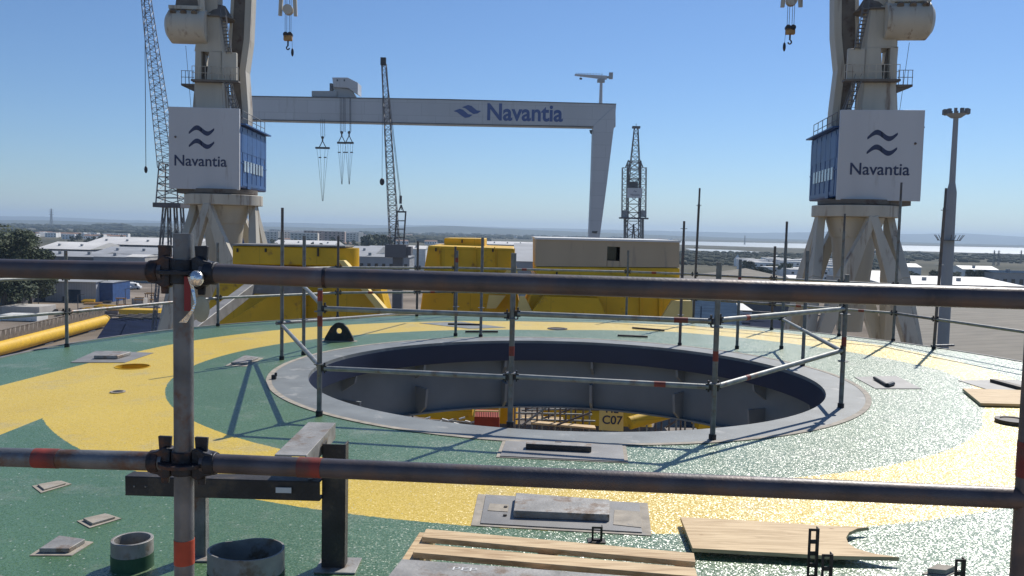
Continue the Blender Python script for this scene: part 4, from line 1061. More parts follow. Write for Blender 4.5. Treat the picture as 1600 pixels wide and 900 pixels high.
# ------------------------------------------------------------------ lattice cranes
def lattice(b, p0, p1, w0, w1, n, rr, up=Vector((0, 1, 0))):
    p0 = Vector(p0); p1 = Vector(p1); x, y = b.frame(p0, p1, up)
    def corner(t, i, j):
        w = w0 + (w1 - w0) * t; return p0.lerp(p1, t) + x * (i * w / 2) + y * (j * w / 2)
    cs = ((-1, -1), (1, -1), (1, 1), (-1, 1))
    for i, j in cs: b.tube(corner(0, i, j), corner(1, i, j), rr, seg=5)
    for k in range(n):
        t0, t1 = k / n, (k + 1) / n
        for q in range(4):
            a, c = cs[q], cs[(q + 1) % 4]
            if k % 2: a, c = c, a
            b.tube(corner(t0, *a), corner(t1, *c), rr * .6, seg=4); b.tube(corner(t1, *a), corner(t1, *c), rr * .5, seg=4)
    return b
# left
YC = 130; c = V(268, 420, YC)
r = empty('lattice_crane', (c.x, YC, GZ), 'grey lattice harbour crane behind the left slewing crane, boom leaning left', 'crane')
lo = r.location
lattice(MB(), V(262, 262, YC) - lo, V(226, -20, YC) - lo, 2.2, 1.0, 30, .065).build('boom', M['latticelight'], r)
lattice(MB(), V(268, 320, YC) - lo, V(266, 255, YC) - lo, 3.4, 2.4, 6, .11).build('tower', M['latticelight'], r)
MB().box(V(269, 321, YC) - lo, (4.2, 4.2, .7)).build('platform', M['lattice'], r)
for (x0, x1) in ((257, 240), (264, 260), (274, 278), (284, 292)):
    lattice(MB(), V(x0, 323, YC) - lo, Vector((V(x1, 400, YC).x, YC + (-2 if x0 % 2 else 2), GZ)) - lo, .4, .5, 9, .07).build('leg', M['latticelight'], r)
MB().tube(V(226, -20, YC) - lo, V(228, 262, YC) - lo, .05, seg=5).build('hoist_cable', M['cable'], r)
MB().sphere(V(228, 265, YC) - lo, .25, sc=(1, 1, 2.2)).build('hook', M['cast'], r)
# middle crawler
YC = 210; c = V(622, 420, YC)
r = empty('crawler_crane', (c.x, YC, GZ), 'black lattice boom crawler crane in the centre left background', 'crane')
lo = r.location
lattice(MB(), V(617, 388, YC) - lo, V(600, 100, YC) - lo, 2.3, 1.1, 34, .10).build('boom', M['lattice'], r)
MB().box(V(599, 96, YC) - lo, (1.3, 1.0, 1.8)).build('boom_head', M['cast'], r)
b = MB()
for dx in (0, 1.5): b.tube(V(601 + dx, 98, YC) - lo, V(625 + dx, 310, YC) - lo, .06, seg=5)
b.tube(V(598, 96, YC) - lo, V(597, 282, YC) - lo, .05, seg=5); b.tube(V(626, 320, YC) - lo, V(627, 328, YC) - lo, .12, seg=5); b.build('stay_cable', M['cable'], r)
MB().sphere(V(597, 284, YC) - lo, .6, sc=(1, 1, 1.5)).build('hook_ball', M['cast'], r)
b = MB().box(V(626, 312, YC) - lo, (.6, .5, 2.0)).tube(V(627, 320, YC) - lo, V(622, 332, YC) - lo, .15, seg=5).tube(V(627, 320, YC) - lo, V(631, 332, YC) - lo, .15, seg=5)
b.beam(V(620, 331, YC) - lo, V(635, 331, YC) - lo, .4, .4); b.beam(V(620, 331, YC) - lo, V(616, 392, YC) - lo, .35, .35); b.beam(V(634, 331, YC) - lo, V(630, 392, YC) - lo, .35, .35)
for yy in (345, 358, 371): b.beam(V(619, yy, YC) - lo, V(633, yy, YC) - lo, .25, .25)
b.build('mast_frame', M['lattice'], r)
MB().box(V(620, 392, YC) - lo, (5.2, 5, 3.2)).build('engine_house', M['walldark'], r); MB().box(V(636, 392, YC) - lo, (2.4, 4, 2.2)).build('ballast_block', M['walldark'], r); MB().box(V(608, 396, YC) - lo, (1.6, 2, 2.2)).build('cab', M['white'], r)
b = MB().box((0, -2.2, .8), (7, 1, 1.6)).box((0, 2.2, .8), (7, 1, 1.6)); b.build('crawler_track', M['cast'], r)
MB().box((0, 0, (V(620, 402, YC).z - GZ) / 2 + .3), (2.4, 2.4, V(620, 402, YC).z - GZ - .6)).build('pedestal', M['walldark'], r)
# right of centre, far tower crane seen end on
YC = 330; c = V(990, 420, YC)
r = empty('lattice_crane', (c.x, YC, GZ), 'lattice harbour crane seen end on between the gantry leg and the right crane', 'crane')
lo = r.location
lattice(MB(), V(991, 290, YC) - lo, V(994, 200, YC) - lo, 4.6, 1.4, 10, .16).build('upper_boom', M['lattice'], r)
lattice(MB(), V(989, 372, YC) - lo, V(991, 252, YC) - lo, 5.0, 4.6, 9, .22).build('tower', M['lattice'], r)
for sgn, x in ((-1, 976.5), (1, 1004)):
    lattice(MB(), V(x, 340, YC) - lo, V(x + .8, 262, YC) - lo, 2.4, 2.4, 9, .14).build('side_frame', M['latticelight'], r)
    MB().tube(V(x + .8, 262, YC) - lo, V(991 + sgn * 9, 250, YC) - lo, .25, seg=6).tube(V(x, 340, YC) - lo, V(x, 378, YC) - lo, .55, .55, 6).build('side_leg', M['latticelight'], r)
    MB().box(V(x, 334, YC) - lo, (2.4, 2.4, 2.6)).build('ballast_box', M['wallgrey'], r)
MB().box(V(990, 302, YC) - lo + Vector((0, -3, 0)), (5.8, .4, 3.8)).build('sign_panel', M['panel'], r)
wb = wave_logo(*(lambda p: (p.x, p.z))(V(990.5, 299.5, YC) - lo), 1.3, .4, -3.25, .25); wb.build('wave_emblem', M['navy'], r)
text('lettering', 'Navantia', 1.0, M['navy'], r, face_matrix(V(990.5, 305, YC) - lo + Vector((0, -3.25, 0)), (1, 0, 0), (0, 0, 1)), .01, 0)
MB().box(V(994, 199, YC) - lo, (3, 2, .8)).tube(V(994, 199, YC) - lo, V(994, 193, YC) - lo, .1, seg=5).build('mast_top', M['lattice'], r)
MB().box(V(990, 341, YC) - lo, (11, 4, .6)).build('platform', M['lattice'], r); MB().box(V(989, 290, YC) - lo, (3.6, 2.5, 3)).build('winch_house', M['lattice'], r)
for x in (980, 1000): MB().beam(V(990, 350, YC) - lo, Vector((V(x, 400, YC).x, YC, GZ)) - lo, .5, .5).build('leg', M['latticelight'], r)

# ------------------------------------------------------------------ floodlight mast
YT = 100; c = V(1479, 440, YT)
r = empty('floodlight_mast', (c.x, YT, GZ), 'tall grey floodlight mast at the right with a ring of lamps on top', 'light mast')
lo = r.location
zz = lambda y: V(1480, y, YT).z - GZ
MB().tube((0, 0, 0), (0, 0, zz(400)), .68, .62, 20).tube((0, 0, zz(400)), (0, 0, zz(370)), .62, .60, 20).tube((0, 0, zz(370)), (0, 0, zz(300)), .58, .55, 20).tube((0, 0, zz(300)), (0, 0, zz(285)), .55, .34, 20).tube((0, 0, zz(285)), (0, 0, zz(184)), .34, .28, 16).build('shaft', M['wallgrey'], r)
MB().ring((0, 0), .6, 1.25, zz(376), zz(375), 20).build('service_platform', M['lattice'], r)
b = MB()
for k in range(10):
    a = 2 * math.pi * k / 10; b.tube((math.cos(a) * 1.2, math.sin(a) * 1.2, zz(375)), (math.cos(a) * 1.6, math.sin(a) * 1.6, zz(367)), .04, seg=5)
b.build('platform_bracket', M['lattice'], r)
MB().tube((0, 0, zz(184)), (0, 0, zz(178)), .55, 1.15, 20).build('head_ring', M['wallgrey'], r)
for k in range(12):
    a = 2 * math.pi * k / 12; p = Vector((math.cos(a) * 1.3, math.sin(a) * 1.3, zz(174.5)))
    MB().box(p, (.34, .34, .55), Matrix.Rotation(a, 3, 'Z')).build('floodlight', M['latticelight'], r)

# ------------------------------------------------------------------ buildings
def shed(x0, x1, ytop, D, L_, roof_h, label, wall='wallgrey', roof='roofwhite', group=None, name='warehouse', slope=True, windows=0, ang=0, zb=None):
    a, b_ = V(x0, ytop, D), V(x1, ytop, D); z = a.z * .5 + b_.z * .5; w = b_.x - a.x; base = GZ if zb is None else zb
    r = empty(name, ((a.x + b_.x) / 2, D, base), label, 'building', group, ang)
    h = z - base - roof_h
    MB().span(-w / 2, w / 2, 0, L_, 0, h).build('wall', M[wall], r)
    ov = w * .01 + .2
    MB().prism([(-w / 2 - ov, -ov, h + .01), (-w / 2 - ov, L_ / 2, h + roof_h), (-w / 2 - ov, L_ + ov, h + .01), (-w / 2 - ov, L_ / 2, h + .02)], (w + 2 * ov, 0, 0)).build('roof', M[roof], r)
    for k in range(int(w / 14)):
        x = -w / 2 + (k + .6) * 14; MB().span(x - .7, x + .7, L_ * .22 - .6, L_ * .22 + .6, h + roof_h * .3, h + roof_h * .44 + 1.3).build('roof_vent', M['wallgrey'], r)
    if w > 18 and not windows:
        for k in range(int(w / 11)):
            x = -w / 2 + (k + .5) * 11; MB().span(x - 2, x + 2, -.10, -.01, 0, h * .6).build('roller_door', M['hull' if k % 3 else 'walldark'], r)
    for k in range(windows):
        x = -w / 2 + w * (k + .5) / windows; s = w / windows * .22
        MB().span(x - s, x + s, -.12, -.01, h * .5, h * .72).build('window', M['darkglass'], r)
    return r
shed(132, 300, 372, 560, 60, 4.5, 'long shed with a white roof left of the left crane legs', 'walldark')
shed(57, 140, 379, 520, 50, 4, 'low shed with a pale roof just right of the left trees', 'walldark')
shed(145, 290, 388, 440, 45, 3, 'wide low shed with a grey roof in front of the long white one', 'wallgrey', 'wallgrey')
shed(55, 150, 394, 400, 30, 2, 'dark walled shed with grey roof above the near left rail', 'walldark', 'wallgrey')
shed(146, 197, 398, 395, 18, 1, 'grey office block with small windows above the near left rail', 'wallgrey', 'wallgrey', windows=6)
shed(197, 226, 398, 380, 14, 1, 'small pale cube building beside the grey office block', 'concrete', 'roofwhite')
shed(33, 150, 437, 262, 10, .5, 'white ribbed wall of a low hall below the near left rail', 'siding', 'wallgrey')
shed(150, 176, 439, 264, 12, .5, 'small blue hall at the right end of the white wall', 'blue', 'wallgrey')
shed(0, 32, 437, 250, 20, .5, 'dark open hall at the far left below the near rail', 'walldark', 'walldark')
shed(232, 262, 400, 420, 16, 1, 'white cabin building seen between the left crane legs', 'white', 'roofwhite')
shed(540, 586, 386, 480, 60, 4, 'white hall with a bright gable right of the left yellow block', 'white', 'wallgrey')
shed(548, 640, 398, 400, 20, 1, 'long grey office building with square windows behind the left yellow block', 'wallgrey', 'wallgrey', windows=8)
shed(576, 600, 384, 620, 14, 1, 'blue grey cabin building left of the crawler crane', 'hull', 'wallgrey')
shed(630, 665, 384, 560, 20, 2, 'white building just right of the crawler crane', 'white', 'roofwhite')
shed(425, 520, 376, 800, 50, 4, 'pale roofed shed behind the left yellow block', 'wallgrey', 'roofwhite')
shed(805, 870, 384, 240, 90, 4.5, 'grey blue hall with a pale roof just left of the beige box', 'wallgrey', 'wallgrey')
shed(760, 840, 378, 900, 40, 3, 'far low hall right of the middle yellow block', 'wallgrey', 'roofwhite')
# right side roofs
def roof_slab(pts, z, label, m, wall, th=.3):
    q = [G(x, y, zz_) for (x, y), zz_ in zip(pts, z)]
    c = sum(q, Vector()) / len(q); c.z = GZ
    r = empty('warehouse', c, label, 'building', None)
    q = [p - c for p in q]
    MB().prism(q, (0, 0, -th)).build('roof', M[m], r)
    b = MB(); n = len(q)
    ins = [Vector((p.x * .985, p.y * .985, p.z - th - .02)) for p in q]
    b.add([*ins, *[Vector((p.x, p.y, 0)) for p in ins]], [(i, (i + 1) % n, n + (i + 1) % n, n + i) for i in range(n)])
    b.build('wall', M[wall], r)
    return r
roof_slab([(1395, 498), (1640, 462), (1900, 560), (1750, 700), (1360, 660)], [-12.5, -9.5, -10, -13, -13], 'large warehouse with a brown grey ribbed roof at the right below the deck', 'roofgrey', 'walldark')
roof_slab([(1060, 432), (1165, 419), (1262, 441), (1262, 452), (1060, 446)], [-13, -10, -13, -14, -14], 'low gabled shed with a grey ribbed roof beyond the right of the hole', 'roofgrey', 'walldark')
roof_slab([(1395, 474), (1560, 447), (1760, 478), (1640, 520), (1395, 520)], [-15.5] * 5, 'grey flat roofed hall behind the ribbed warehouse', 'roofgrey', 'wallgrey')
shed(1380, 1600, 437, 330, 60, 2, 'long flat hall with a bright cream roof left and right of the mast', 'wallgrey', 'roofwhite')
shed(1552, 1680, 424, 400, 12, 1, 'blue grey ribbed hall at the right edge behind the cream roof', 'wallgrey', 'hull', windows=10)
shed(1350, 1400, 425, 360, 30, 3, 'white tent roof between the right crane legs', 'white', 'roofwhite')
shed(1240, 1276, 432, 330, 20, 2, 'white roof at the left foot of the right crane', 'white', 'roofwhite')
shed(1130, 1175, 478, 200, 20, 1, 'white cabin roofs under the right guard rails', 'white', 'roofwhite')
shed(1395, 1440, 412, 520, 16, 2, 'small white hall left of the floodlight mast', 'white', 'roofwhite')
shed(1505, 1560, 416, 520, 16, 2, 'small white hall right of the floodlight mast', 'white', 'roofwhite')
# far white houses, one kind, copied
def house(w, d, h, m, nm='house', hip=True, nwin=4, floors=1):
    r = empty(nm, (0, 0, 0), '', 'building'); MB().span(-w / 2, w / 2, 0, d, 0, h).build('wall', M[m], r)
    if hip: MB().prism([(-w / 2 - .3, -.3, h + .01), (-w / 2 - .3, d / 2, h + 2.0), (-w / 2 - .3, d + .3, h + .01)], (w + .6, 0, 0)).build('roof', M['tileroof'], r)
    else: MB().span(-w / 2 + .4, w / 2 - .4, .4, d - .4, h + .002, h + .7).build('roof', M['roofwhite'], r)
    for f in range(floors):
        for k in range(nwin):
            x = -w / 2 + w * (k + .5) / nwin; z = h * (f + .35) / floors
            MB().span(x - w / nwin * .2, x + w / nwin * .2, -.1, -.01, z, z + h / floors * .4).build('window', M['darkglass'], r)
    return r
M['tileroof'] = mat('clay_tile_roof', (.26, .15, .10), .85, 0, .25, .5)
M['plaster'] = mat('cream_plaster', (.66, .61, .53), .8, 0, .1, .2)
M['plasterpink'] = mat('pink_plaster', (.45, .33, .28), .8, 0, .1, .2)
M['plasterwhite'] = mat('white_plaster', (.80, .79, .76), .8, 0, .08, .2)
protos = {'white': house(16, 10, 6, 'plasterwhite', 'house', False, 4, 2), 'tile': house(20, 10, 5, 'plasterwhite', 'house', True, 5, 1),
          'flat': house(34, 14, 16, 'plaster', 'apartment_block', False, 7, 5), 'pink': house(26, 14, 19, 'plasterpink', 'apartment_block', False, 5, 6)}
allob = list(col.objects)
kids = {k: tree_of(o_, allob) for k, o_ in protos.items()}
used = set()
LB = {'white': ('low white house with a flat roof', 'flat roofed white houses in the far town'), 'tile': ('low white house with a clay tiled roof', 'tile roofed houses in the far town'),
      'flat': ('cream five storey apartment block', 'cream apartment blocks in the far town'), 'pink': ('pinkish six storey apartment block', 'pink apartment blocks in the far town')}
def put(kind, px, D, where, rot=0):
    p = V(px, 400, D)
    o_ = protos[kind] if kind not in used else copy_tree(protos[kind], kids[kind])
    used.add(kind); o_.location = (p.x, D, GZ); o_.rotation_euler = (0, 0, rot)
    o_['label'] = LB[kind][0] + ' ' + where[0]; o_['group'] = LB[kind][1] + ' ' + where[1]
rnd = random.Random(3)
W1 = ('in the row beyond the left sheds', 'left'); W2 = ('in the town left of the crawler crane', 'centre'); W3 = ('near the river bank left of the right crane', 'right'); W4 = ('in the far plain behind the gantry', 'far')
for k in range(20): put('white' if k % 3 else 'tile', 48 + k * 7.5 + rnd.uniform(-2, 2), rnd.uniform(1150, 1400), W1, rnd.uniform(-.4, .4))
for k in range(18): put('flat', 412 + k * 8 + rnd.uniform(-3, 3), rnd.uniform(1000, 1900), W2, rnd.uniform(-.5, .5))
for k in range(5): put('pink', 488 + k * 9 + rnd.uniform(-2, 2), rnd.uniform(1050, 1200), W2, rnd.uniform(-.3, .3))
for k in range(46): put('tile' if k % 3 == 0 else 'white', 405 + k * 7.5 + rnd.uniform(-5, 5), rnd.uniform(1000, 2400), W2, rnd.uniform(-.5, .5))
for k in range(24): put('white', 1165 + k * 6.5 + rnd.uniform(-3, 3), rnd.uniform(480, 760), W3, rnd.uniform(-.4, .4))
for k in range(18): put('white' if k % 2 else 'tile', 640 + k * 24 + rnd.uniform(-8, 8), rnd.uniform(2600, 4200), W4, rnd.uniform(-.4, .4))

# ------------------------------------------------------------------ yard things at the left
c = G(80, 532, GZ + 2); A = G(-60, 560, GZ + 1.6); B = G(163, 501, GZ + 1.6)
r = empty('yellow_pile', (A.x, A.y, GZ), 'long yellow steel tube with a row of studs lying in the yard at the left', 'steel tube')
a, b_ = A - r.location, B - r.location; d = (b_ - a).normalized()
MB().tube(a, b_, 1.3, seg=28).build('tube', M['yellow'], r)
MB().tube(b_ - d * .1, b_ + d * .25, 1.42, seg=28).build('end_ring', M['yellow'], r)
n = 34; L_ = (b_ - a).length
for k in range(n):
    p = a + d * (L_ * (k + .5) / n) + Vector((0, 0, 1.25))
    MB().prism([p - d * .9, p + d * .5, p + d * .5 + Vector((0, .0, 1.9)), p - d * .1 + Vector((0, 0, 1.9))], (0, .5, 0)).build('stud', M['creamdark'], r)
MB().tube(a + Vector((0, 0, 3.3)), b_ + Vector((0, 0, 3.3)), .14, seg=6).build('rail', M['creamdark'], r)
for t in (.15, .5, .85):
    p = a.lerp(b_, t); MB().box((p.x, p.y, .15), (1.6, 3.2, .3)).build('cradle', M['walldark'], r)
def yard_box(x0, x1, y0, y1, label, m, name, cat, L_=4):
    p = G((x0 + x1) / 2, y1, GZ); D = p.y; w = (x1 - x0) / F * D; h = (y1 - y0) / F * D
    r = empty(name, (p.x, D, GZ), label, cat)
    b = MB().span(-w / 2, w / 2, 0, L_, .1, h); b.build('body', M[m], r, .05)
    b = MB()
    for k in range(int(w / 1.2)): b.span(-w / 2 + k * 1.2 + .3, -w / 2 + k * 1.2 + .42, -.06, -.005, .2, h - .1)
    for sx_ in (-w / 2 + .1, w / 2 - .1): b.span(sx_ - .12, sx_ + .12, -.1, -.01, 0, h)
    b.build('ribs', M[m], r)
yard_box(43, 68, 457, 468, 'grey container standing by the white wall at the left', 'hull', 'container', 'container')
yard_box(0, 16, 460, 473, 'yellow skip at the left edge below the near rail', 'yellow', 'skip', 'skip')
yard_box(98, 108, 463, 471, 'small dark box by the white wall', 'walldark', 'crate', 'crate', 2)
yard_box(186, 246, 484, 503, 'yellow steel cradle in the yard left of the near upright', 'yellow', 'cradle', 'cradle', 5)
yard_box(0, 62, 479, 494, 'stack of pale flat steel sections at the far left of the yard', 'concrete', 'steel_stack', 'stack', 8)
yard_box(0, 58, 492, 502, 'lower stack of pale steel sections beside the yellow tube', 'white', 'steel_stack', 'stack', 5)
yard_box(206, 224, 466, 476, 'small pale cabin in the yard behind the leaning poles', 'concrete', 'site_cabin', 'cabin', 3)
for k in range(6):
    p = G(112 + k * 7.2, 466 + (k % 2), GZ)
    r = empty('cable_drum', p, 'dark cable drum in the row before the white wall', 'cable drum', 'row of cable drums before the white wall')
    MB().tube((0, -.5, 1.1), (0, .5, 1.1), .7, seg=14).build('core', M['walldark'], r)
    for y in (-.6, .5): MB().tube((0, y, 1.1), (0, y + .1, 1.1), 1.1, seg=18).build('flange', M['darksteel'], r)
for k in range(7):
    x = 92 + k * 9; a, b_ = G(x + 14, 466, GZ), V(x, 441, 258)
    tag(MB().tube(a, Vector((b_.x, a.y + 3, b_.z)), .12, seg=6).build('shadow_bar', M['walldark'], origin=a), 'thin dark bar standing for a buttress shadow on the white wall', 'shadow_bar', 'bars standing for buttress shadows on the white wall')  # dark tubes put in for the diagonal buttress shadows on the wall
for k in range(12):
    p = G(rnd.uniform(150, 245), rnd.uniform(463, 482), GZ)
    r = empty('steel_trestle', p, 'rusty steel trestle among the clutter of the left yard', 'trestle', 'trestles in the left yard')
    b = MB()
    for sx_ in (-1.2, 1.2): b.beam((sx_, 0, 0), (sx_ * .8, 0, 2.0), .2, .2)
    b.build('legs', M['rusty'], r); MB().beam((-1.4, 0, 2.1), (1.4, 0, 2.1), .3, .3).build('top_bar', M['hooky'], r)
for k in range(9):
    p = G(178 + k * 4, 450 + (k % 3), GZ)
    r = empty('parked_van', p, 'white van parked beyond the yard left of the near upright', 'van', 'white vans in the left yard', rnd.uniform(-.5, .5))
    MB().prism([(-2.5, -1, .4), (2.5, -1, .4), (2.5, -1, 1.2), (1.7, -1, 1.4), (1.2, -1, 2.3), (-2.5, -1, 2.3)], (0, 2, 0)).build('body', M['white'], r, .08)
    b = MB()
    for x in (-1.6, 1.6): b.tube((x, -1.02, .4), (x, 1.02, .4), .38, seg=12)
    b.build('wheels', M['cast'], r)
    MB().prism([(1.28, -1.01, 1.45), (1.66, -1.01, 1.45), (1.3, -1.01, 2.1), (.6, -1.01, 2.1), (.6, -1.01, 1.45)], (0, 2.02, 0)).build('side_window', M['darkglass'], r)
for k, (px, py) in enumerate(((122, 505), (237, 478), (168, 470), (60, 480), (196, 492))):
    p = G(px, py, GZ); r = empty('lamp_post', p, ['lamp post beside the yellow tube', 'lamp post right of the yellow cradle', 'lamp post before the blue hall', 'lamp post by the stacked pale sections', 'lamp post left of the yellow cradle'][k], 'lamp post')
    MB().tube((0, 0, 0), (0, 0, 7), .12, .08, 8).build('pole', M['lattice'], r); MB().beam((0, 0, 7), (1.2, 0, 7.15), .12, .12).box((1.3, 0, 7.1), (.7, .3, .15)).build('lamp_head', M['lattice'], r)
# loose steel stock laid out in the yard
for k in range(26):
    p = G(rnd.uniform(10, 250), rnd.uniform(470, 500), GZ); w_, l_, h_ = rnd.uniform(1, 3), rnd.uniform(2, 7), rnd.uniform(.4, 1.4); a_ = rnd.uniform(-.5, .5)
    r = empty('steel_bundle', p, 'low bundle of steel bars lying in the left yard', 'bundle', 'steel bundles in the left yard', a_)
    b = MB()
    for i in range(4): b.span(-l_ / 2 + i * .1, l_ / 2 - i * .07, -w_ / 2 + i * w_ / 4, -w_ / 2 + (i + .8) * w_ / 4, .15, h_ * (.7 + .1 * i))
    b.build('bars', M[('hooky', 'darksteel', 'concrete', 'rusty', 'yellow')[k % 5]], r)
    MB().span(-l_ * .3, -l_ * .3 + .2, -w_ / 2, w_ / 2, 0, .149).span(l_ * .3, l_ * .3 + .2, -w_ / 2, w_ / 2, 0, .149).build('skids', M['wood'], r)
# dark hull in the dock below left, and blue grey hull at right
def hull(pts, z, label, m):
    q = [G(x, y, z) for x, y in pts]; c = sum(q, Vector()) / len(q); c.z = GZ
    r = empty('barge', c, label, 'barge'); q = [p - c for p in q]
    MB().prism([(p.x, p.y, .05) for p in q], (0, 0, z - GZ - .05)).build('hull', M[m], r, .1)
    MB().prism([(p.x * .6, p.y * .6, z - GZ + .01) for p in q], (0, 0, .5)).build('hatch_cover', M[m], r)
    for k in range(6):
        t = k / 6; p = q[0].lerp(q[1], t); MB().beam((p.x, p.y - .3, z - GZ + .6), (p.x + 9, p.y - 6, z - GZ + .7), .4, .3).build('deck_beam', M['creamdark'], r)
hull([(172, 497), (262, 494), (330, 512), (330, 560), (130, 560)], -17, 'dark navy barge below the left rim of the deck', 'hulldark')
hull([(1082, 468), (1150, 470), (1160, 508), (1160, 540), (1070, 540)], -12, 'blue grey ship section beyond the deck right of the beige block', 'hull')
hull([(1160, 490), (1235, 494), (1235, 540), (1150, 540)], -16, 'dark ship section between the blue one and the crane legs', 'hulldark')

# ------------------------------------------------------------------ vegetation
def leaf_mesh(name, R_, n, m, parent, sq=.8, leaf=.5, clumps=9, z0=0, seed=1):
    rg = random.Random(seed); vs = []; fs = []
    cl = [(Vector((rg.uniform(-.6, .6) * R_, rg.uniform(-.6, .6) * R_, z0 + rg.uniform(.15, 1.1) * R_ * sq)), rg.uniform(.3, .55) * R_) for _ in range(clumps)]
    for _ in range(n):
        c, rr = rg.choice(cl)
        u = Vector((rg.gauss(0, 1), rg.gauss(0, 1), rg.gauss(0, 1))).normalized() * rr * rg.uniform(.6, 1.05); u.z *= .8
        p = c + u; a = Vector((rg.gauss(0, 1), rg.gauss(0, 1), rg.gauss(0, 1))).normalized(); b = a.orthogonal().normalized(); s = leaf * rg.uniform(.6, 1.3)
        o_ = len(vs); vs += [p - a * s, p + b * s * .6, p + a * s, p - b * s * .6]; fs.append((o_, o_ + 1, o_ + 2, o_ + 3))
    me = bpy.data.meshes.new(name); me.from_pydata(vs, [], fs); me.materials.append(m)
    o_ = bpy.data.objects.new(name, me); col.objects.link(o_); o_.parent = parent; return o_
def make_tree(nm, H, R_, n, m, leaf, seed, clumps=9):
    r = empty(nm, (0, 0, 0), '', 'tree')
    b = MB().tube((0, 0, 0), (.1, 0, H * .45), H * .03, H * .02, 8)
    for k in range(5):
        a = k * 1.3; b.tube((.08, 0, H * .3 + k * .04 * H), (math.cos(a) * R_ * .5, math.sin(a) * R_ * .5, H * .62 + .03 * H * k), H * .012, H * .005, 6)
    b.build('trunk', M['bark'], r)
    leaf_mesh('crown', R_, n, m, r, (H * .8) / (R_ * 1.2), leaf, clumps, H * .2, seed)
    return r
tp = {'big': make_tree('broadleaf_tree', 17, 6.5, 7000, M['leafdark'], .38, 5, 18), 'mid': make_tree('broadleaf_tree', 9, 4.6, 1300, M['leafdark'], .55, 6), 'olive': make_tree('olive_tree', 7, 3.6, 1000, M['leaf'], .5, 8)}
allob = list(col.objects); tk = {k: tree_of(o_, allob) for k, o_ in tp.items()}; tused = set()
def put_tree(kind, px, D, label, group, sc=1.0, z=GZ):
    p = V(px, 400, D); o_ = tp[kind] if kind not in tused else copy_tree(tp[kind], tk[kind]); tused.add(kind)
    o_.location = (p.x, D, z); o_.rotation_euler = (0, 0, rnd.uniform(0, 6)); o_.scale = (sc, sc, sc * rnd.uniform(.9, 1.1) * (.84 if kind == 'big' else 1)); o_['label'] = label; o_['group'] = group
for px, D, s_ in ((-30, 232, 1.35), (5, 225, 1.45), (28, 235, 1.35), (46, 245, 1.1), (12, 250, 1.5), (54, 262, 1.0), (-10, 262, 1.4)):
    put_tree('big', px, D, 'large dark tree in the clump at the left edge above the near rail', 'dark trees at the left edge', s_)
for k in range(14): put_tree('mid', 1385 + k * 13.5 + rnd.uniform(-4, 4), rnd.uniform(400, 460), 'dark round tree in the row behind the cream roof by the mast', 'row of trees by the floodlight mast', rnd.uniform(.8, 1.2))
for k in range(10): put_tree('mid', 1165 + k * 12 + rnd.uniform(-5, 5), rnd.uniform(420, 560), 'dark tree among the white houses left of the right crane', 'trees left of the right crane', rnd.uniform(.7, 1.1))
for k in range(4): put_tree('mid', 578 + k * 7, 760 + k * 25, 'dark bushy tree left of the crawler crane', 'trees left of the crawler crane', 2.0)
for k in range(16): put_tree('olive', 415 + k * 11 + rnd.uniform(-4, 4), rnd.uniform(760, 980), 'dark tree in front of the apartment blocks', 'trees before the apartment blocks', rnd.uniform(1.1, 1.7))
for k in range(10): put_tree('olive', 110 + k * 12, rnd.uniform(700, 1050), 'dark tree between the white houses beyond the left sheds', 'trees beyond the left sheds', rnd.uniform(1.0, 1.5))
for k in range(8): put_tree('olive', 636 + k * 9, rnd.uniform(600, 800), 'olive tree behind the middle yellow block', 'trees behind the middle yellow block', rnd.uniform(.9, 1.3))
# far woods as masses
M['scrub'] = mat('scrub_green', (.05, .056, .036), .9, 0, .4, .02, spec=.1)
def woods(name, regions, label, seed):
    rg = random.Random(seed); b = MB()
    for (px0, px1, D0, D1, n, s) in regions:
        for _ in range(n):
            D = rg.uniform(D0, D1); p = V(rg.uniform(px0, px1), 400, D); rr = s * rg.uniform(.5, 1.3)
            b.sphere((p.x, D, GZ + rr * .45), rr, 6, 4, (rg.uniform(1, 2.4), rg.uniform(.8, 1.6), rg.uniform(.5, 1.0)))
    o_ = b.build(name, M['scrub'], origin=(0, 1000, GZ)); tag(o_, label, 'woods', None, 'stuff')
woods('woods', [(-100, 240, 2600, 3600, 520, 8), (150, 200, 2900, 3200, 60, 13), (180, 260, 2600, 3000, 80, 9), (400, 700, 1500, 2600, 420, 5), (620, 760, 1500, 2000, 220, 7), (560, 1000, 2600, 4200, 420, 7), (1060, 1420, 700, 1250, 1100, 2.2), (1300, 1700, 1000, 1600, 500, 3), (-100, 400, 1500, 2300, 300, 5)], 'dark scattered woods on the plain towards the hills', 11)

# ------------------------------------------------------------------ ground, river, hills
g = MB(); S = 16000
g.add([(-S, -300, GZ), (S, -300, GZ), (S, 15500, GZ), (-S, 15500, GZ)], [(0, 1, 2, 3)])
tag(g.build('ground', M['ground'], origin=(0, 0, GZ)), kind='structure')
def water(pts, label, dz=.15):
    q = [G(x, y, GZ + dz) for x, y in pts]
    q = [Vector((p.x, p.y, GZ + dz)) for p in q]
    tag(MB().add(q, [tuple(range(len(q)))]).build('river', M['water'], origin=q[0]), label, None, None, 'structure')
water([(1045, 376.5), (1300, 381.5), (1700, 389), (1700, 400), (1400, 391.5), (1200, 386.5), (1050, 382)], 'wide pale river')
water([(1070, 388), (1150, 391), (1192, 394), (1140, 394.5), (1080, 391)], 'narrow channel', .3)
water([(1195, 396), (1258, 398), (1330, 402), (1330, 406), (1260, 403), (1205, 400)], 'side channel', .3)
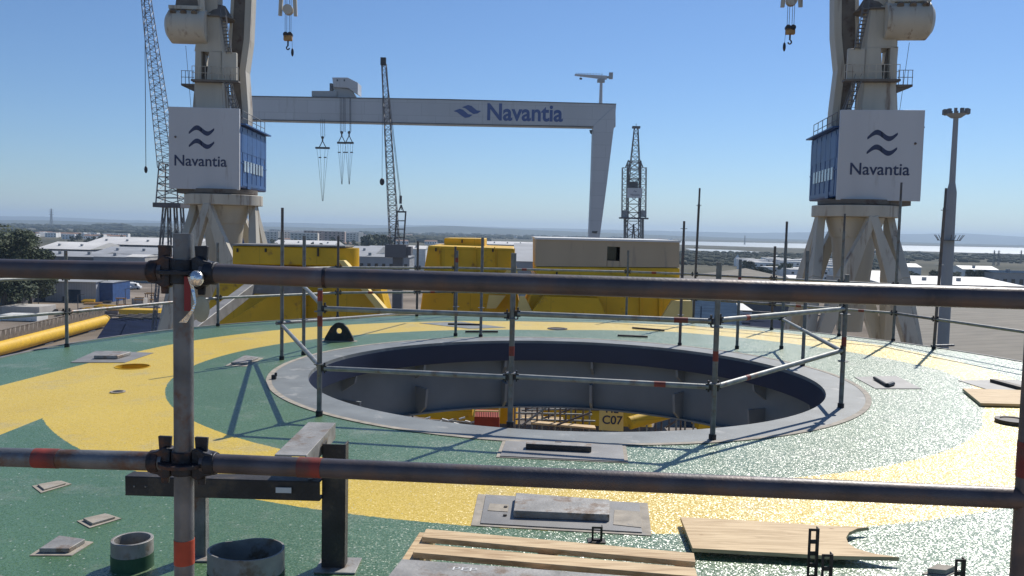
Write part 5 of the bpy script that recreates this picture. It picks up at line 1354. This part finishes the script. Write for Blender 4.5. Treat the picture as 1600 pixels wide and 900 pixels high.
def hills(name, D, pts, seed, dep=1500):
    rg = random.Random(seed); xs = []; n = 140; b = MB(); vs = []
    for i in range(n + 1):
        px = -250 + 2100 * i / n
        for (x0, y0), (x1, y1) in zip(pts[:-1], pts[1:]):
            if x0 <= px <= x1: yy = y0 + (y1 - y0) * (px - x0) / (x1 - x0); break
        yy += rg.uniform(-.35, .35)
        p = V(px, yy, D); zt_ = max(p.z, GZ + 4)
        vs += [(p.x, D - dep * .5, GZ - 1), (p.x * .99, D - dep * .25, GZ + (zt_ - GZ) * rg.uniform(.4, .6)), (p.x, D, zt_), (p.x * 1.05, D + dep * .5, GZ - 1)]
    fs = []
    for i in range(n):
        for k in range(3): a = i * 4 + k; fs.append((a, a + 4, a + 5, a + 1))
    tag(b.add(vs, fs).build(name, M['hill'], origin=(0, D, GZ)), kind='structure')
hills('hills', 11500, [(-260, 335), (60, 338), (200, 344), (330, 346), (450, 348), (600, 352), (690, 352), (800, 355.5), (1000, 360), (1180, 364), (1300, 362), (1420, 366), (1500, 364), (1620, 371), (1860, 374)], 2, 2500)
hills('hills', 6500, [(-260, 343), (60, 344), (150, 347), (260, 349), (420, 354), (560, 357), (640, 355), (700, 352.5), (760, 356), (900, 362), (1050, 368), (1200, 373), (1500, 380.5), (1860, 390)], 5, 1200)
# pylons
def pylon(px, ytop, D, label):
    p = V(px, ytop, D); r = empty('power_pylon', (p.x, D, GZ), label, 'pylon'); H = p.z - GZ
    lattice(MB(), (0, 0, 0), (0, 0, H), H * .12, H * .02, 8, H * .012).build('tower', M['latticelight'], r)
    b = MB()
    for z in (.7, .82, .93): b.beam((-H * .12, 0, H * z), (H * .12, 0, H * z), H * .02, H * .02)
    b.build('cross_arm', M['latticelight'], r)
pylon(80, 326, 3000, 'thin tall mast on the skyline at the far left')
pylon(1554, 391, 900, 'left of two lattice pylons at the right edge on the marsh')
pylon(1561, 391, 900, 'right of two lattice pylons on the marsh, short')
pylon(1596, 391, 1000, 'pylon touching the right edge on the marsh')
pylon(1164, 368, 2500, 'thin far pylon before the river')
# white sail-like tent
p = G(1152, 411, GZ)
r = empty('white_tent', p, 'small pointed white canopy among the houses near the river', 'tent')
hh = V(1153, 397, p.y).z - GZ
MB().add([(-3, -2, 1.5), (3, -2, 1), (3, 3, 1), (-4, 3, 1), (.3, 0, hh)], [(0, 1, 4), (1, 2, 4), (2, 3, 4), (3, 0, 4), (3, 2, 1, 0)]).build('canopy', M['white'], r)
MB().tube((.3, 0, 0), (.3, 0, hh), .12, seg=6).build('pole', M['wallgrey'], r)

# ------------------------------------------------------------------ air
mh = bpy.data.materials.new('air_haze'); mh.use_nodes = True; N = mh.node_tree.nodes
N.remove(N['Principled BSDF']); pv = N.new('ShaderNodeVolumePrincipled')
pv.inputs['Color'].default_value = (.62, .80, 1, 1); pv.inputs['Density'].default_value = 1.25e-4; pv.inputs['Anisotropy'].default_value = .2
mh.node_tree.links.new(pv.outputs[0], N['Material Output'].inputs['Volume'])
tag(MB().span(-17000, 17000, -500, 16500, GZ - 3, 150).build('haze', mh), kind='stuff')

# ------------------------------------------------------------------ light, sky, camera
AZ, EL = R(32.7), R(46)
w = bpy.data.worlds.new('World'); scn.world = w; w.use_nodes = True; N = w.node_tree.nodes; L = w.node_tree.links
sky = N.new('ShaderNodeTexSky'); sky.sky_type = 'NISHITA'; sky.sun_disc = False; sky.sun_elevation = EL; sky.sun_rotation = AZ
sky.air_density = 1.0; sky.dust_density = .1; sky.ozone_density = 5.0; sky.altitude = 0
tint = N.new('ShaderNodeMix'); tint.data_type = 'RGBA'; tint.blend_type = 'MULTIPLY'; tint.inputs[0].default_value = 1
L.new(sky.outputs[0], tint.inputs[6]); tint.inputs[7].default_value = (.87, 1.0, 1.17, 1)
L.new(tint.outputs[2], N['Background'].inputs[0]); N['Background'].inputs[1].default_value = .072
sd = bpy.data.lights.new('sun', 'SUN'); sd.energy = 4.2; sd.angle = R(.53); sd.color = (1, .95, .87)
so = bpy.data.objects.new('sun', sd); col.objects.link(so)
sdir = Vector((math.sin(AZ) * math.cos(EL), math.cos(AZ) * math.cos(EL), math.sin(EL)))
so.rotation_euler = sdir.to_track_quat('Z', 'Y').to_euler()
cam = bpy.data.cameras.new('camera'); cam.sensor_width = 36; cam.lens = F / 1600 * 36; cam.clip_start = .05; cam.clip_end = 60000
co = bpy.data.objects.new('camera', cam); col.objects.link(co)
mt = Matrix((RV, UV, -FV)).transposed().to_4x4(); mt.translation = (0, 0, EYE); co.matrix_world = mt
scn.camera = co
scn.render.engine = 'CYCLES'; scn.cycles.use_denoising = True; scn.cycles.volume_bounces = 0; scn.cycles.max_bounces = 6
vs_ = scn.view_settings; vs_.view_transform = 'Standard'; vs_.look = 'None'; vs_.exposure = .28; vs_.gamma = 1; vs_.use_curve_mapping = False
scn.render.resolution_x = 1024; scn.render.resolution_y = 576
